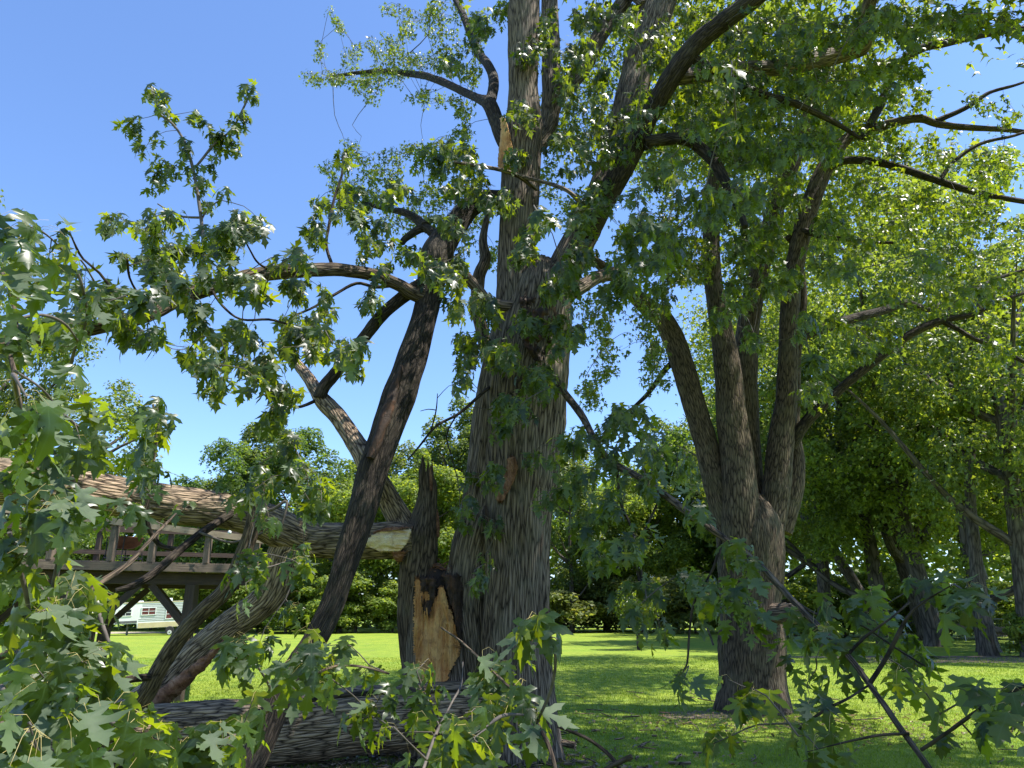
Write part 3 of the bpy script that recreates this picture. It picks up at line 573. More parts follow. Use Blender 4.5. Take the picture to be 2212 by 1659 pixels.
def shade_canopy(root, parts, n, seed, mat, size=.30):  # loose leaf clumps added to cast shade, hung on no limb
    r = np.random.default_rng(seed); O = []
    for c, ra, w in parts:
        m = int(n*w); k = 26; cc = np.array(c)+nrm(r.normal(0, 1, (k, 3)))*(r.random((k, 1))**.4)*np.array(ra); ii = r.integers(0, k, m)
        O.append(cc[ii]+r.normal(0, 1, (m, 3))*np.array(ra)*.2)
    O = np.vstack(O); m = len(O); a = r.uniform(0, 6.3, m); mb = MB()
    add_leaves(mb, O, np.stack([np.cos(a), np.sin(a), -.6+0*a], 1), np.array([0, 0, 1.])+r.normal(0, .45, (m, 3)), r.uniform(.7, 1.3, m)*size, LLO, seed)
    mb.build('crown', mat, root, True, 'stuff')
shade_canopy(maple, [((9.0, 2.5, 11.5), (3.0, 3.2, 2), .45), ((5.6, 6.4, 11.8), (2.0, 2.0, 1.2), .2), ((1.5, 10.5, 16), (3.5, 3, 2.5), .25)], 15000, 71, M['leaf_far'], .2)  # unseen leaves added overhead to shade the trunk and right foreground
# ------------------------------------------------------------------ the snapped stump beside it
q = P(950, 1626, 9.6)
stump = thing('broken_stump', 'snapped stump with a tall bark splinter and raw orange wood beside the big trunk', 'tree stump', (q[0], 9.6, 0))
def jag(v, s, TH):
    k = np.clip((s-(s[-1]-.35))/.35, 0, 1)[:, None]
    v = v.copy(); v[..., 2] += k*(.13*np.sin(5*TH+1)+.09*np.sin(11*TH)+.07*np.sin(23*TH+2)); return v
limb(stump, 'trunk', [(952, 1670, 92, 9.6), (950, 1580, 84, 9.6), (948, 1480, 78, 9.6), (946, 1400, 74, 9.6), (945, 1320, 70, 9.6), (943, 1262, 66, 9.6)], M['bark'], 80, .035, .020, None, fx=18, fz=1.6, flare=.15, lump=.1, seed=61, cap=(True, False), endfn=jag)
limb(stump, 'splinter', [(884, 1460, 14, 9.45), (884, 1340, 24, 9.5), (900, 1240, 38, 9.5), (913, 1150, 33, 9.5), (921, 1090, 21, 9.5), (921, 1050, 15, 9.5), (918, 1022, 13, 9.5)], M['bark_r'], 40, .03, .018, None, fx=20, fz=1.6, lump=.16, seed=62, cap=(True, False), endfn=jag)
limb(stump, 'splinter', [(916, 1060, 8, 9.5), (914, 1020, 6, 9.48), (914, 1000, 4, 9.48), (913, 985, .6, 9.48)], M['bark_r'], 14, .03, .006, None, seed=66)
limb(stump, 'splinter', [(928, 1060, 6, 9.45), (929, 1030, 4, 9.45), (930, 1006, .6, 9.45)], M['redwood'], 12, .03, .006, None, seed=67)
limb(stump, 'splinter', [(934, 1130, 8, 9.42), (938, 1080, 6, 9.42), (940, 1050, 4, 9.42), (938, 1033, .8, 9.42)], M['bark_r'], 14, .03, .006, None, seed=63)
limb(stump, 'splinter', [(944, 1160, 6, 9.45), (945, 1120, 4, 9.45), (944, 1100, .8, 9.45)], M['redwood'], 12, .03, .004, None, seed=64)
limb(stump, 'rotten_core', [(948, 1330, 62, 9.6), (952, 1270, 60, 9.6), (958, 1236, 46, 9.6), (960, 1226, 12, 9.6)], M['rot'], 48, .025, .05, None, fx=9, fz=9, lump=.25, seed=65)
wound(stump, 'torn_wood', M['wood'], [(1250, 896, 905), (1275, 896, 918), (1300, 895, 962), (1330, 894, 978), (1370, 893, 988), (1395, 892, 996), (1415, 892, 992), (1440, 895, 978), (1480, 900, 962)], 944, 74, 9.6, .05, .042, 11, 90, 120, 4., label='raw orange split wood on the face of the stump')
wound(stump, 'torn_wood', M['wood'], [(1268, 948, 958), (1290, 944, 966), (1320, 938, 970), (1350, 935, 972)], 942, 70, 9.6, .075, .03, 14, 36, 70, 2.)
wound(stump, 'rotten_wood', M['rot'], [(1246, 905, 940), (1265, 908, 944), (1290, 908, 940), (1310, 912, 934), (1330, 918, 929)], 942, 70, 9.6, .085, .05, 12, 24, 36, 3., fxyz=(14, 14, 9))
wound(stump, 'rotten_wood', M['rot'], [(1240, 955, 1000), (1270, 962, 1002), (1310, 975, 1000), (1350, 984, 998), (1390, 992, 997)], 950, 70, 9.6, .07, .035, 13, 24, 40, 3., fxyz=(14, 14, 9))
mb = MB(); r = np.random.default_rng(3)
for k in range(90):                                 # shredded fibres and crumbs heaped on the rim
    c = P(r.uniform(936, 984), 1230+r.normal(0, 7), 9.5+r.uniform(-.25, .1)); a = r.uniform(0, 6.3); l = r.uniform(.02, .09)
    e = np.array([math.cos(a), math.sin(a)*.5, r.uniform(-.4, .5)])*l; wire(mb, np.array([c-e, c+e*.2+[0, 0, .01], c+e]), r.uniform(.004, .012), 4, 1)
mb.build('wood_fibres', M['redwood'], stump, True, 'stuff')
for k in range(9):
    y = r.uniform(1300, 1450); x = r.uniform(905, 975); c = P(x, y, 9.02); l = r.uniform(.04, .13); a = r.normal(0, .5)
    mb = MB(); e = np.array([math.sin(a)*l, -.03, math.cos(a)*l]); wire(mb, np.array([c-e, c+[0, -.015, 0], c+e*.9]), r.uniform(.006, .014), 5, 1); mb.build('wood_splinter', M['wood'], stump)

# ------------------------------------------------------------------ the fallen stem held up in the air
q = P(740, 1166, 9.4)
fallen = thing('fallen_tree', 'long grey fallen trunk hanging level above the deck with a cream broken end', 'fallen tree', (q[0], 9.4, 0))
FN = []
limb(fallen, 'trunk', [(893, 1166, 30, 9.4), (868, 1167, 36, 9.4), (800, 1168, 37, 9.4), (720, 1168, 35, 9.4), (660, 1165, 36, 9.35), (612, 1146, 40, 9.2), (560, 1122, 39, 9.05), (490, 1104, 37, 8.8), (420, 1096, 38, 8.55), (350, 1089, 40, 8.3), (245, 1072, 41, 7.9), (105, 1050, 45, 7.4), (0, 1040, 47, 7.05), (-140, 1028, 50, 6.6), (-320, 1010, 54, 6.1)], M['bark_log'], 72, .035, .016, FN, fx=22, fz=3.6, lump=.07, seed=71)
limb(fallen, 'limb', [(640, 1150, 30, 9.3), (618, 1200, 40, 9.35), (600, 1255, 36, 9.4), (574, 1297, 32, 9.45), (508, 1345, 31, 9.6), (438, 1402, 31, 9.7), (368, 1470, 33, 9.75), (298, 1528, 36, 9.8), (235, 1575, 38, 9.8), (190, 1610, 36, 9.8)], M['bark_log'], 60, .035, .014, FN, fx=22, fz=3.6, lump=.07, seed=72)
wound(fallen, 'broken_end', M['wood_x'], [(1143, 848, 888), (1150, 815, 888), (1160, 798, 886), (1170, 786, 882), (1180, 793, 874), (1192, 822, 862)], 1168, 44, 9.4, .03, .045, 21, 60, 46, 2.5, True, 'cream coloured splintered break')
wound(fallen, 'torn_bark', M['redwood'], [(1138, 838, 892), (1146, 812, 850), (1150, 806, 818)], 1168, 44, 9.4, .035, .03, 22, 24, 10, 1.5, True)
wound(fallen, 'torn_bark', M['redwood'], [(1190, 845, 880), (1206, 850, 872), (1216, 858, 866)], 1168, 46, 9.4, .03, .03, 24, 14, 14, 2, True)
# the rotten red strip along the lower side of the leaning limb
mb = MB(); pth, _ = px([(485, 1385, 10, 9.42), (440, 1430, 10, 9.48), (400, 1465, 10, 9.52), (350, 1506, 10, 9.56), (300, 1548, 10, 9.6)])
tube(mb, pth, np.array([.02, .05, .075, .09, .05]), 24, .03, .03, 14, 14, lump=.3, seed=23); mb.build('decayed_strip', M['redwood'], fallen)
limb(fallen, 'limb', [(878, 1150, 28, 9.7), (866, 1127, 28, 9.7), (845, 1090, 24, 9.6), (820, 1043, 21, 9.4), (800, 1010, 18, 9.2), (790, 985, 16, 9.0)], M['bark_log'], 32, .04, .008, FN, seed=73)
limb(fallen, 'branch', [(505, 1105, 9, 8.7), (470, 1128, 8.5, 8.5), (425, 1158, 8, 8.2), (380, 1196, 8, 7.9), (330, 1240, 8.5, 7.6), (285, 1266, 7, 7.4), (250, 1276, 5, 7.3)], M['bark_dk'], 18, .06, .005, FN, seed=74)
limb(fallen, 'branch', [(395, 1188, 5, 8), (350, 1180, 5, 8), (325, 1150, 5, 7.9), (315, 1110, 5, 7.8), (320, 1075, 4, 7.7)], M['bark_dk'], 12, .06, .003, FN, seed=75)
limb(fallen, 'branch', [(430, 1150, 3, 8.2), (470, 1165, 2.5, 8.2), (500, 1172, 2.5, 8.2), (530, 1165, 2.5, 8.2), (570, 1150, 2.2, 8.2)], M['twig'], 8, .06, .002, FN, seed=76)
foliage(fallen, FN, [(500, 1075, 45, 35, 6.2), (555, 1045, 55, 55, 6.2), (640, 1030, 60, 60, 6.4), (680, 1100, 45, 55, 6.4), (640, 1215, 40, 45, 6.6), (540, 1270, 40, 50, 5.4), (525, 1235, 22, 22, 5.4), (385, 1115, 18, 18, 5.8), (560, 1400, 30, 40, 5.6), (575, 1190, 20, 40, 6), (700, 1040, 40, 50, 6.6), (610, 950, 50, 55, 7), (650, 1320, 30, 40, 6.5)], 31, dens=.9, single=200)

# ------------------------------------------------------------------ the dark broken limb leaning from the ground to the maple
q = P(545, 1640, 7.0)
hang = thing('hanging_limb', 'dark forked broken limb leaning from the ground up against the big maple', 'broken limb', (q[0], 7.0, 0))
HN = []
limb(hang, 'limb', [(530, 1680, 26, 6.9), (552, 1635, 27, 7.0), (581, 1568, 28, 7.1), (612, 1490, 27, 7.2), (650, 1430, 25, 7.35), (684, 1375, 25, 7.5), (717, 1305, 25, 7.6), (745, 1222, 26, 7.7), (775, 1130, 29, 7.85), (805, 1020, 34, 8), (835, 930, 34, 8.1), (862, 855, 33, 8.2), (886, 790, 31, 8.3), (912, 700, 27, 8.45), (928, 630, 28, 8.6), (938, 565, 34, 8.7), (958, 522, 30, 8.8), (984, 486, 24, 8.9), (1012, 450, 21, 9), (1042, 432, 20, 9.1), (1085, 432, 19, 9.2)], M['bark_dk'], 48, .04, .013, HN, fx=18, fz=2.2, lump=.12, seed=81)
limb(hang, 'hollow_groove', [(800, 990, 8, 7.78), (815, 950, 11, 7.82), (836, 890, 12, 7.9), (855, 830, 8, 8.0), (868, 790, 3, 8.08)], M['rot'], 16, .04, .012, None, seed=82)
limb(hang, 'limb', [(800, 1030, 20, 8), (786, 985, 22, 8.1), (756, 938, 19, 8.3), (728, 898, 18, 8.45), (700, 868, 18, 8.6), (684, 846, 14, 8.7), (665, 815, 12, 8.9), (640, 785, 10, 9.1), (610, 762, 8, 9.3)], M['bark_log'], 32, .045, .008, HN, seed=83)
limb(hang, 'limb', [(930, 600, 14, 8.6), (900, 622, 15, 8.5), (880, 634, 14, 8.5), (842, 664, 13, 8.5), (815, 692, 13, 8.5), (792, 722, 13, 8.5), (757, 768, 12, 8.5), (725, 806, 12, 8.5), (700, 835, 13, 8.5), (690, 860, 14, 8.5)], M['bark_dk'], 28, .05, .008, HN, seed=84)
BIG = [(920, 645, 16, 8.5), (887, 632, 14, 8.4), (859, 614, 13, 8.3), (806, 594, 13, 8.1), (760, 586, 13, 7.9), (719, 582, 14, 7.7), (660, 584, 15, 7.5), (600, 588, 16, 7.3), (542, 597, 16, 7.1), (490, 610, 16, 6.9), (455, 621, 16, 6.75), (385, 645, 16, 6.5), (315, 680, 16, 6.2), (210, 706, 15, 5.9), (105, 728, 15, 5.6), (0, 744, 15, 5.3), (-120, 760, 13, 5)]
limb(hang, 'limb', BIG, M['bark_r'], 32, .045, .008, HN, seed=85)
subs = [
 [(720, 580, 6, 7.7), (705, 530, 5, 7.8), (712, 480, 5, 7.9), (722, 430, 4.5, 8), (738, 380, 4, 8.1), (742, 340, 3, 8.2)],
 [(437, 620, 8, 6.9), (440, 560, 7, 7.1), (438, 510, 6, 7.3), (430, 440, 5.5, 7.4), (418, 370, 5, 7.5), (400, 310, 4.5, 7.5), (375, 270, 4, 7.5), (345, 245, 3.4, 7.5), (333, 205, 2.5, 7.5)],
 [(416, 368, 4, 7.5), (440, 340, 4, 7.5), (462, 312, 3.6, 7.5), (500, 280, 3.2, 7.5), (525, 235, 3, 7.5), (543, 195, 2.4, 7.5)],
 [(430, 470, 3.5, 7.4), (395, 468, 3, 7.4), (365, 455, 2.5, 7.3), (340, 440, 2, 7.2)],
 [(435, 475, 3, 7.4), (450, 450, 2.5, 7.4), (475, 432, 2, 7.4)],
 [(918, 490, 12, 9), (895, 470, 9, 9.2), (869, 458, 8, 9.4), (835, 452, 5, 9.6), (790, 440, 4, 9.8)],
 [(955, 525, 11, 8.8), (918, 492, 10, 9.0), (880, 512, 8, 9.0), (868, 525, 7, 9.0)],
 [(860, 616, 6, 8.3), (810, 620, 5.5, 8.3), (770, 612, 5, 8.3), (725, 635, 5, 8.2), (680, 662, 4.5, 8), (640, 680, 4, 7.9)],
 [(455, 622, 5, 6.75), (480, 660, 4, 6.6), (520, 690, 3.6, 6.5), (580, 690, 3.4, 6.5), (620, 700, 3, 6.6)],
 [(315, 680, 5, 6.2), (300, 640, 4, 6), (280, 600, 3.5, 5.8), (275, 560, 3, 5.6)],
 [(690, 862, 6, 8.6), (640, 880, 5, 8.4), (600, 860, 4, 8.2), (560, 850, 3, 8)],
 [(600, 590, 5, 7.3), (560, 570, 4, 7), (540, 540, 3.4, 6.8), (520, 500, 2.5, 6.6)],
 [(245, 630, 4, 5), (215, 590, 4, 4.9), (180, 560, 3.5, 4.8), (165, 535, 3, 4.7), (150, 500, 2, 4.6)],
]
for k, p_ in enumerate(subs): limb(hang, 'branch', [(a, b, c*(1 if k in (5, 6) else .62), d) for a, b, c, d in p_], M['bark_dk'] if k not in (1, 2, 3, 4) else M['twig'], 12, .07, .003, HN, lump=.1, seed=90+k)
SPR = [(318, 182), (335, 205), (352, 228), (372, 250), (285, 262), (268, 272), (292, 298), (312, 332), (325, 300), (342, 345), (388, 300), (430, 238), (442, 262), (458, 290), (468, 312), (530, 188), (548, 212), (525, 248), (502, 275), (522, 262), (490, 302), (512, 328), (470, 332), (328, 372), (348, 392), (380, 365), (330, 402), (420, 365), (442, 382), (470, 375), (482, 408), (430, 412), (452, 432), (400, 320), (345, 238), (365, 210), (500, 300)]
HB = [(x, y, 8, 8, 7.5, .12, 3) for x, y in SPR]
HB += [(150, 520, 30, 25, 4.7), (278, 560, 30, 30, 5.6), (190, 580, 30, 30, 4.8), (235, 480, 25, 25, 6.5), (270, 470, 30, 20, 6), (340, 470, 50, 35, 5.2), (395, 470, 30, 30, 6), (330, 520, 60, 50, 5.6), (400, 560, 85, 80, 6), (460, 500, 40, 50, 6.6), (500, 520, 70, 60, 6.4), (560, 490, 40, 35, 6.6), (250, 650, 110, 65, 5.4), (350, 610, 80, 60, 5.6), (335, 730, 45, 45, 5.4), (470, 600, 60, 50, 6.2), (420, 690, 50, 60, 6), (270, 720, 70, 40, 5.4), (215, 640, 60, 50, 5), (560, 620, 55, 55, 6.2), (510, 740, 80, 75, 6), (560, 800, 70, 70, 6), (640, 720, 75, 75, 6.6), (700, 660, 40, 50, 7), (620, 850, 55, 50, 6.2), (585, 900, 50, 45, 6.4), (760, 760, 38, 60, 5.4), (700, 730, 50, 60, 6.4), (640, 620, 50, 40, 6.8),
 (740, 340, 35, 35, 8.2), (720, 440, 60, 50, 8.2), (800, 500, 70, 60, 8.4), (860, 410, 45, 50, 8.8), (890, 560, 55, 50, 8.2), (670, 500, 40, 50, 8), (940, 600, 45, 60, 7.9), (985, 640, 40, 70, 7.6), (1000, 560, 40, 45, 8.2), (800, 640, 40, 50, 8), (830, 580, 40, 30, 8.2), (430, 780, 40, 60, 6), (470, 830, 40, 50, 6.2), (120, 700, 100, 50, 5.0), (40, 720, 50, 40, 4.8), (960, 480, 50, 40, 8.4), (980, 400, 50, 40, 8.8), (520, 480, 50, 60, 6.5), (640, 560, 50, 40, 7.2), (780, 440, 60, 60, 9)]
foliage(hang, HN, HB, 41, dens=1.3, single=300, nl=(9, 15), spread=.14, droop=(.6, 2.2), flip=.15)

# ------------------------------------------------------------------ log on the ground, curved branch
q = P(760, 1600, 9.0)
log = thing('fallen_log', 'thick rough barked log lying on the ground against the foot of the stump', 'log', (q[0], 9.0, 0))
GN = []
limb(log, 'trunk', [(1038, 1535, 40, 9.2), (1015, 1538, 58, 9.15), (960, 1541, 62, 9.1), (880, 1546, 64, 9.05), (780, 1554, 66, 8.95), (680, 1567, 68, 8.85), (580, 1578, 68, 8.8), (450, 1584, 66, 8.8), (320, 1590, 62, 8.8), (180, 1596, 58, 8.8), (0, 1604, 52, 8.8), (-200, 1610, 46, 8.8)], M['bark_log'], 72, .035, .016, GN, fx=20, fz=3.6, lump=.07, seed=101)
limb(log, 'broken_stub', [(960, 1570, 22, 8.6), (985, 1590, 20, 8.45), (1005, 1604, 15, 8.35)], M['rot'], 20, .03, .015, None, seed=102)
limb(log, 'branch', [(545, 1542, 6, 8.1), (610, 1522, 6, 8.1), (680, 1510, 5.5, 8.2), (760, 1500, 5, 8.3), (840, 1496, 4.5, 8.4), (920, 1495, 3.5, 8.4), (1005, 1490, 2.5, 8.3), (1040, 1482, 2, 8.3)], M['bark_dk'], 12, .06, .002, None, seed=103)
q = P(240, 1560, 8.2)
bent = thing('bent_branch', 'long bent mossy branch curving down to the ground before the sunlit leaning limb', 'fallen branch', (q[0], 8.2, 0))
BN = []
limb(bent, 'limb', [(562, 1040, 9, 7.9), (556, 1085, 13, 7.9), (545, 1140, 15, 7.9), (530, 1185, 16, 7.9), (508, 1240, 17, 7.9), (482, 1280, 17, 7.9), (445, 1314, 17, 7.95), (405, 1356, 17, 8), (372, 1400, 17, 8.05), (342, 1448, 17, 8.1), (315, 1500, 18, 8.15), (278, 1548, 18, 8.2), (230, 1590, 16, 8.2), (185, 1610, 10, 8.2)], M['bark_r'], 28, .045, .008, BN, seed=111)
limb(bent, 'branch', [(330, 1462, 8, 8.1), (285, 1466, 8, 7.8), (245, 1480, 7, 7.5), (215, 1505, 6, 7.2), (180, 1560, 5, 6.9)], M['bark_dk'], 14, .06, .004, BN, seed=112)
limb(bent, 'branch', [(552, 1110, 4, 7.9), (590, 1100, 3.5, 7.8), (620, 1085, 3, 7.8), (600, 1160, 2, 7.8)], M['twig'], 8, .06, .002, BN, seed=113)
foliage(bent, BN, [(560, 1010, 30, 30, 7), (580, 1130, 20, 25, 7.2), (230, 1470, 25, 35, 6.6)], 51, single=60)
# ------------------------------------------------------------------ leafy broken branches close to the camera
def spray_thing(name, label, paths, blobs, seed, d0, single=300, dens=1.05, mat=None, **k):
    k = dict(dict(flip=.18, droop=(.7, 2.4), size=(.09, .18)), **k)
    a = paths[0]; q = P(a[0][0], a[0][1], a[0][3]); t = thing(name, label, 'leafy branch', (q[0], q[1], 0)); nn = []
    for j, p_ in enumerate(paths): limb(t, 'branch' if j else 'limb', [(a_, b_, c_*.6, d_) for a_, b_, c_, d_ in p_], M['twig'] if j else M['bark_r'], 12, .05, .003, nn, lump=.12, seed=seed+j)
    foliage(t, nn, blobs, seed, dens=dens, single=single, **k); return t
spray_thing('leafy_branch', 'leafy maple branch with pale undersides crowding the left edge below the level trunk',
 [[(0, 1420, 12, 3.4), (70, 1380, 12, 3.4), (140, 1310, 11, 3.4), (215, 1260, 10, 3.5), (280, 1215, 8, 3.7), (340, 1150, 5, 4.2), (380, 1110, 3, 4.8)],
  [(110, 1340, 9, 3.4), (118, 1260, 9, 3.3), (136, 1172, 8, 3.2), (150, 1120, 6, 3.0), (170, 1090, 4, 2.8)],
  [(70, 1380, 8, 3.4), (60, 1300, 7, 3.2), (40, 1220, 6, 3.1), (20, 1150, 5, 3)],
  [(196, 1270, 6, 3.5), (215, 1330, 6, 3.4), (240, 1400, 5, 3.3), (270, 1440, 4, 3.3)],
  [(30, 1400, 7, 3.3), (80, 1450, 7, 3), (150, 1500, 6, 2.8), (240, 1560, 5, 2.7), (330, 1610, 4, 2.6)],
  [(90, 1355, 4, 3.3), (170, 1375, 4, 3.1), (230, 1410, 3.5, 3)],
  [(0, 1480, 7, 2.6), (40, 1540, 6, 2.4), (70, 1600, 5, 2.2), (90, 1640, 4, 2.1)]],
 [(60, 1090, 70, 50, 3.1), (140, 1130, 70, 55, 2.5), (225, 1075, 50, 40, 4.1), (60, 1200, 75, 70, 3.1), (150, 1250, 75, 65, 3.1), (60, 1320, 85, 80, 2.9), (140, 1345, 70, 75, 2.9), (205, 1265, 35, 45, 3.6), (80, 1440, 90, 75, 2.6), (190, 1440, 80, 70, 2.8), (275, 1410, 45, 50, 3.4), (60, 1550, 85, 70, 2.1), (160, 1560, 85, 60, 2.3), (280, 1560, 70, 50, 2.7), (375, 1570, 70, 50, 3), (330, 1625, 70, 35, 2.5), (50, 1635, 80, 25, 2), (20, 1250, 30, 60, 3.1), (130, 1400, 60, 60, 2.7), (20, 1500, 40, 60, 2.5), (20, 1400, 30, 50, 3)], 201, 3, dens=.85)
spray_thing('leafy_branch', 'drooping leafy branch with large maple leaves at the left edge above the level trunk',
 [[(-40, 560, 7, 3.6), (5, 590, 7, 3.5), (25, 640, 7, 3.3), (35, 700, 7, 3.2), (20, 745, 7, 3.1), (30, 800, 7, 2.9), (45, 880, 7, 2.9), (70, 945, 7, 3.1), (95, 998, 6, 3.3), (108, 1036, 4, 3.4)],
  [(150, 800, 6, 4.1), (160, 760, 6, 4), (178, 720, 5.5, 3.9), (188, 680, 5, 3.8), (178, 620, 4.5, 3.6), (160, 575, 4, 3.5), (130, 535, 3.5, 3.2), (90, 500, 3, 2.9), (45, 485, 2.5, 2.8)],
  [(30, 690, 5, 3.2), (90, 680, 4.5, 3.3), (140, 700, 4, 3.5), (170, 740, 4, 3.8)],
  [(30, 800, 5, 2.8), (90, 840, 4, 2.9), (130, 890, 3.5, 3.1), (180, 930, 3, 3.3)],
  [(155, 570, 2.5, 3.6), (175, 562, 2.4, 3.7), (205, 610, 2, 3.9)]],
 [(55, 530, 55, 40, 2.9), (110, 580, 60, 50, 3.1), (40, 640, 50, 50, 3.1), (150, 650, 55, 50, 3.6), (60, 850, 65, 60, 2.0), (30, 730, 50, 45, 2.8), (120, 745, 55, 50, 3.4), (150, 820, 40, 45, 3.4), (175, 905, 38, 40, 3.2), (120, 950, 40, 40, 3.2), (50, 960, 50, 50, 2.9), (150, 700, 60, 40, 3.5), (20, 580, 30, 40, 3.2), (190, 960, 20, 40, 3.3), (25, 1030, 40, 30, 3.1)], 221, 3, dens=.75)
spray_thing('leafy_shoot', 'upright leafy shoot standing against the sky above the left trunk',
 [[(312, 1105, 5, 4.7), (325, 1060, 5, 4.7), (330, 1010, 4.5, 4.7), (338, 960, 4, 4.7), (336, 910, 3.5, 4.7), (330, 870, 2.5, 4.7)]],
 [(335, 885, 40, 32, 4.6), (330, 940, 40, 40, 4.6), (315, 1000, 45, 35, 4.6), (340, 1040, 35, 30, 4.6), (300, 1030, 30, 25, 4.6)], 231, 4.6, dens=1.2, single=120)
spray_thing('leafy_branch', 'thin leafy branch lying over the big log in front of the stump',
 [[(540, 1560, 6, 4.6), (600, 1520, 6, 4.6), (660, 1470, 5, 4.7), (720, 1440, 4.5, 4.8), (780, 1440, 4, 5), (840, 1455, 3, 5.2)],
  [(600, 1520, 4, 4.6), (570, 1460, 4, 4.4), (540, 1420, 3, 4.3), (515, 1395, 2, 4.2)],
  [(660, 1470, 4, 4.7), (680, 1430, 3.5, 4.2), (670, 1400, 3, 3.6)],
  [(560, 1545, 4, 4.5), (520, 1580, 4, 3.8), (480, 1600, 3, 3.3), (430, 1640, 3, 3)],
  [(985, 1640, 5, 4.4), (945, 1560, 4, 4.5), (915, 1490, 3, 4.6), (900, 1450, 2, 4.6)],
  [(700, 1455, 3, 4.8), (760, 1500, 3, 4.9), (800, 1540, 2.5, 4.9), (860, 1580, 2, 4)]],
 [(670, 1440, 38, 40, 3.4), (560, 1430, 55, 35, 4.2), (520, 1395, 40, 25, 4.3), (690, 1395, 50, 25, 4.8), (740, 1430, 40, 28, 5), (780, 1465, 35, 35, 5.2), (835, 1470, 35, 32, 5.2), (920, 1420, 28, 35, 4.6), (950, 1500, 22, 28, 4.6), (770, 1560, 25, 35, 4.6), (480, 1560, 50, 50, 3.4), (440, 1630, 55, 30, 3), (545, 1500, 40, 30, 4), (610, 1470, 30, 40, 4.3), (500, 1620, 35, 35, 3.1)], 241, 4, dens=.6)
spray_thing('leafy_branch', 'drooping leafy twigs at the bottom edge in front of the big maple trunk',
 [[(1210, 1720, 7, 2.5), (1185, 1610, 6, 2.7), (1128, 1515, 5, 3.1), (1085, 1470, 4.5, 3.5), (1041, 1428, 4, 4), (995, 1385, 3, 4.6), (953, 1356, 2, 5.2)],
  [(905, 1690, 6, 3.2), (940, 1590, 5, 3.6), (975, 1520, 4, 4), (996, 1480, 3, 4.2), (1000, 1430, 2, 4.3)],
  [(1150, 1545, 4, 2.9), (1090, 1545, 4, 2.7), (1050, 1570, 3.5, 2.5), (1020, 1590, 3, 2.4)],
  [(1160, 1560, 4, 2.9), (1190, 1490, 4, 2.8), (1200, 1420, 3.5, 2.7), (1185, 1360, 3, 2.7)],
  [(920, 1640, 4, 3.3), (880, 1600, 3.5, 3.2), (850, 1570, 3, 3.2)]],
 [(860, 1600, 48, 45, 3.2), (935, 1575, 28, 40, 3.6), (1030, 1600, 42, 40, 2.4), (995, 1640, 35, 22, 2.6), (1085, 1490, 40, 26, 3.9), (1110, 1455, 28, 22, 3.7), (1075, 1560, 28, 28, 2.9), (1160, 1540, 45, 32, 2.9), (1195, 1385, 32, 45, 2.7), (1010, 1540, 25, 25, 3)], 251, 3, dens=.6, single=220)

# ------------------------------------------------------------------ the many-stemmed maple on the right
q = ground(1620, 1545)
rt = thing('silver_maple', 'many stemmed brown barked maple on the lawn to the right of the big trunk', 'tree', (q[0], q[1], 0))
RN = []; D1 = q[1]+.5
limb(rt, 'trunk', [(1630, 1610, 72, D1), (1628, 1560, 74, D1), (1624, 1480, 68, D1), (1622, 1400, 66, D1), (1622, 1300, 64, D1), (1622, 1220, 66, D1), (1622, 1160, 66, D1), (1620, 1110, 56, D1), (1618, 1070, 30, D1)], M['bark_r'], 104, .045, .024, RN, fx=17, fz=1.7, flare=.42, lump=.09, seed=301)
limb(rt, 'stem', [(1590, 1230, 20, D1-.1), (1572, 1140, 28, D1-.1), (1548, 1050, 27, D1-.1), (1525, 960, 25, D1-.1), (1503, 885, 24, D1-.1), (1478, 800, 24, D1-.1), (1456, 735, 23, D1-.1), (1432, 690, 21, D1-.2), (1401, 665, 19, D1-.2), (1372, 640, 16, D1-.4), (1349, 618, 14, D1-.6), (1318, 590, 12, D1-.8), (1280, 560, 9, D1-1)], M['bark_r'], 40, .06, .012, RN, fx=19, fz=2, seed=302)
limb(rt, 'stem', [(1600, 1220, 34, D1-.25), (1598, 1120, 40, D1-.3), (1592, 1000, 36, D1-.3), (1580, 900, 32, D1-.3), (1572, 800, 28, D1-.3), (1556, 700, 23, D1-.3), (1540, 600, 19, D1-.3), (1536, 500, 17, D1-.3), (1540, 420, 16, D1-.3), (1552, 330, 15, D1-.3), (1572, 220, 13, D1-.3), (1590, 100, 11, D1-.3), (1600, -40, 8, D1-.3)], M['bark_r'], 44, .06, .012, RN, fx=19, fz=2, seed=303)
limb(rt, 'stem', [(1620, 1200, 30, D1+.3), (1622, 1060, 27, D1+.3), (1613, 900, 25, D1+.3), (1612, 760, 24, D1+.3), (1620, 680, 23, D1+.3), (1638, 590, 21, D1+.3), (1662, 500, 20, D1+.3), (1684, 420, 18, D1+.3), (1711, 350, 17, D1+.3), (1735, 285, 15, D1+.3), (1770, 190, 12, D1+.3), (1800, 80, 9, D1+.3)], M['bark_r'], 40, .06, .012, RN, fx=19, fz=2, seed=304)
limb(rt, 'stem', [(1640, 1230, 24, D1-.1), (1662, 1150, 30, D1-.1), (1676, 1060, 29, D1-.1), (1686, 960, 27, D1-.1), (1698, 870, 23, D1-.1), (1702, 780, 20, D1-.1), (1705, 690, 19, D1-.1), (1713, 600, 19, D1-.1), (1728, 520, 19, D1-.1), (1748, 450, 19, D1-.1), (1774, 380, 18, D1-.1), (1802, 330, 15, D1-.1), (1830, 300, 12, D1-.1), (1858, 290, 10, D1-.2), (1921, 268, 9, D1-.3), (1984, 256, 8, D1-.4), (2026, 268, 7, D1-.4), (2085, 275, 6, D1-.5), (2190, 282, 4.5, D1-.5), (2300, 300, 3, D1-.5)], M['bark_r'], 40, .06, .012, RN, fx=19, fz=2, seed=305)
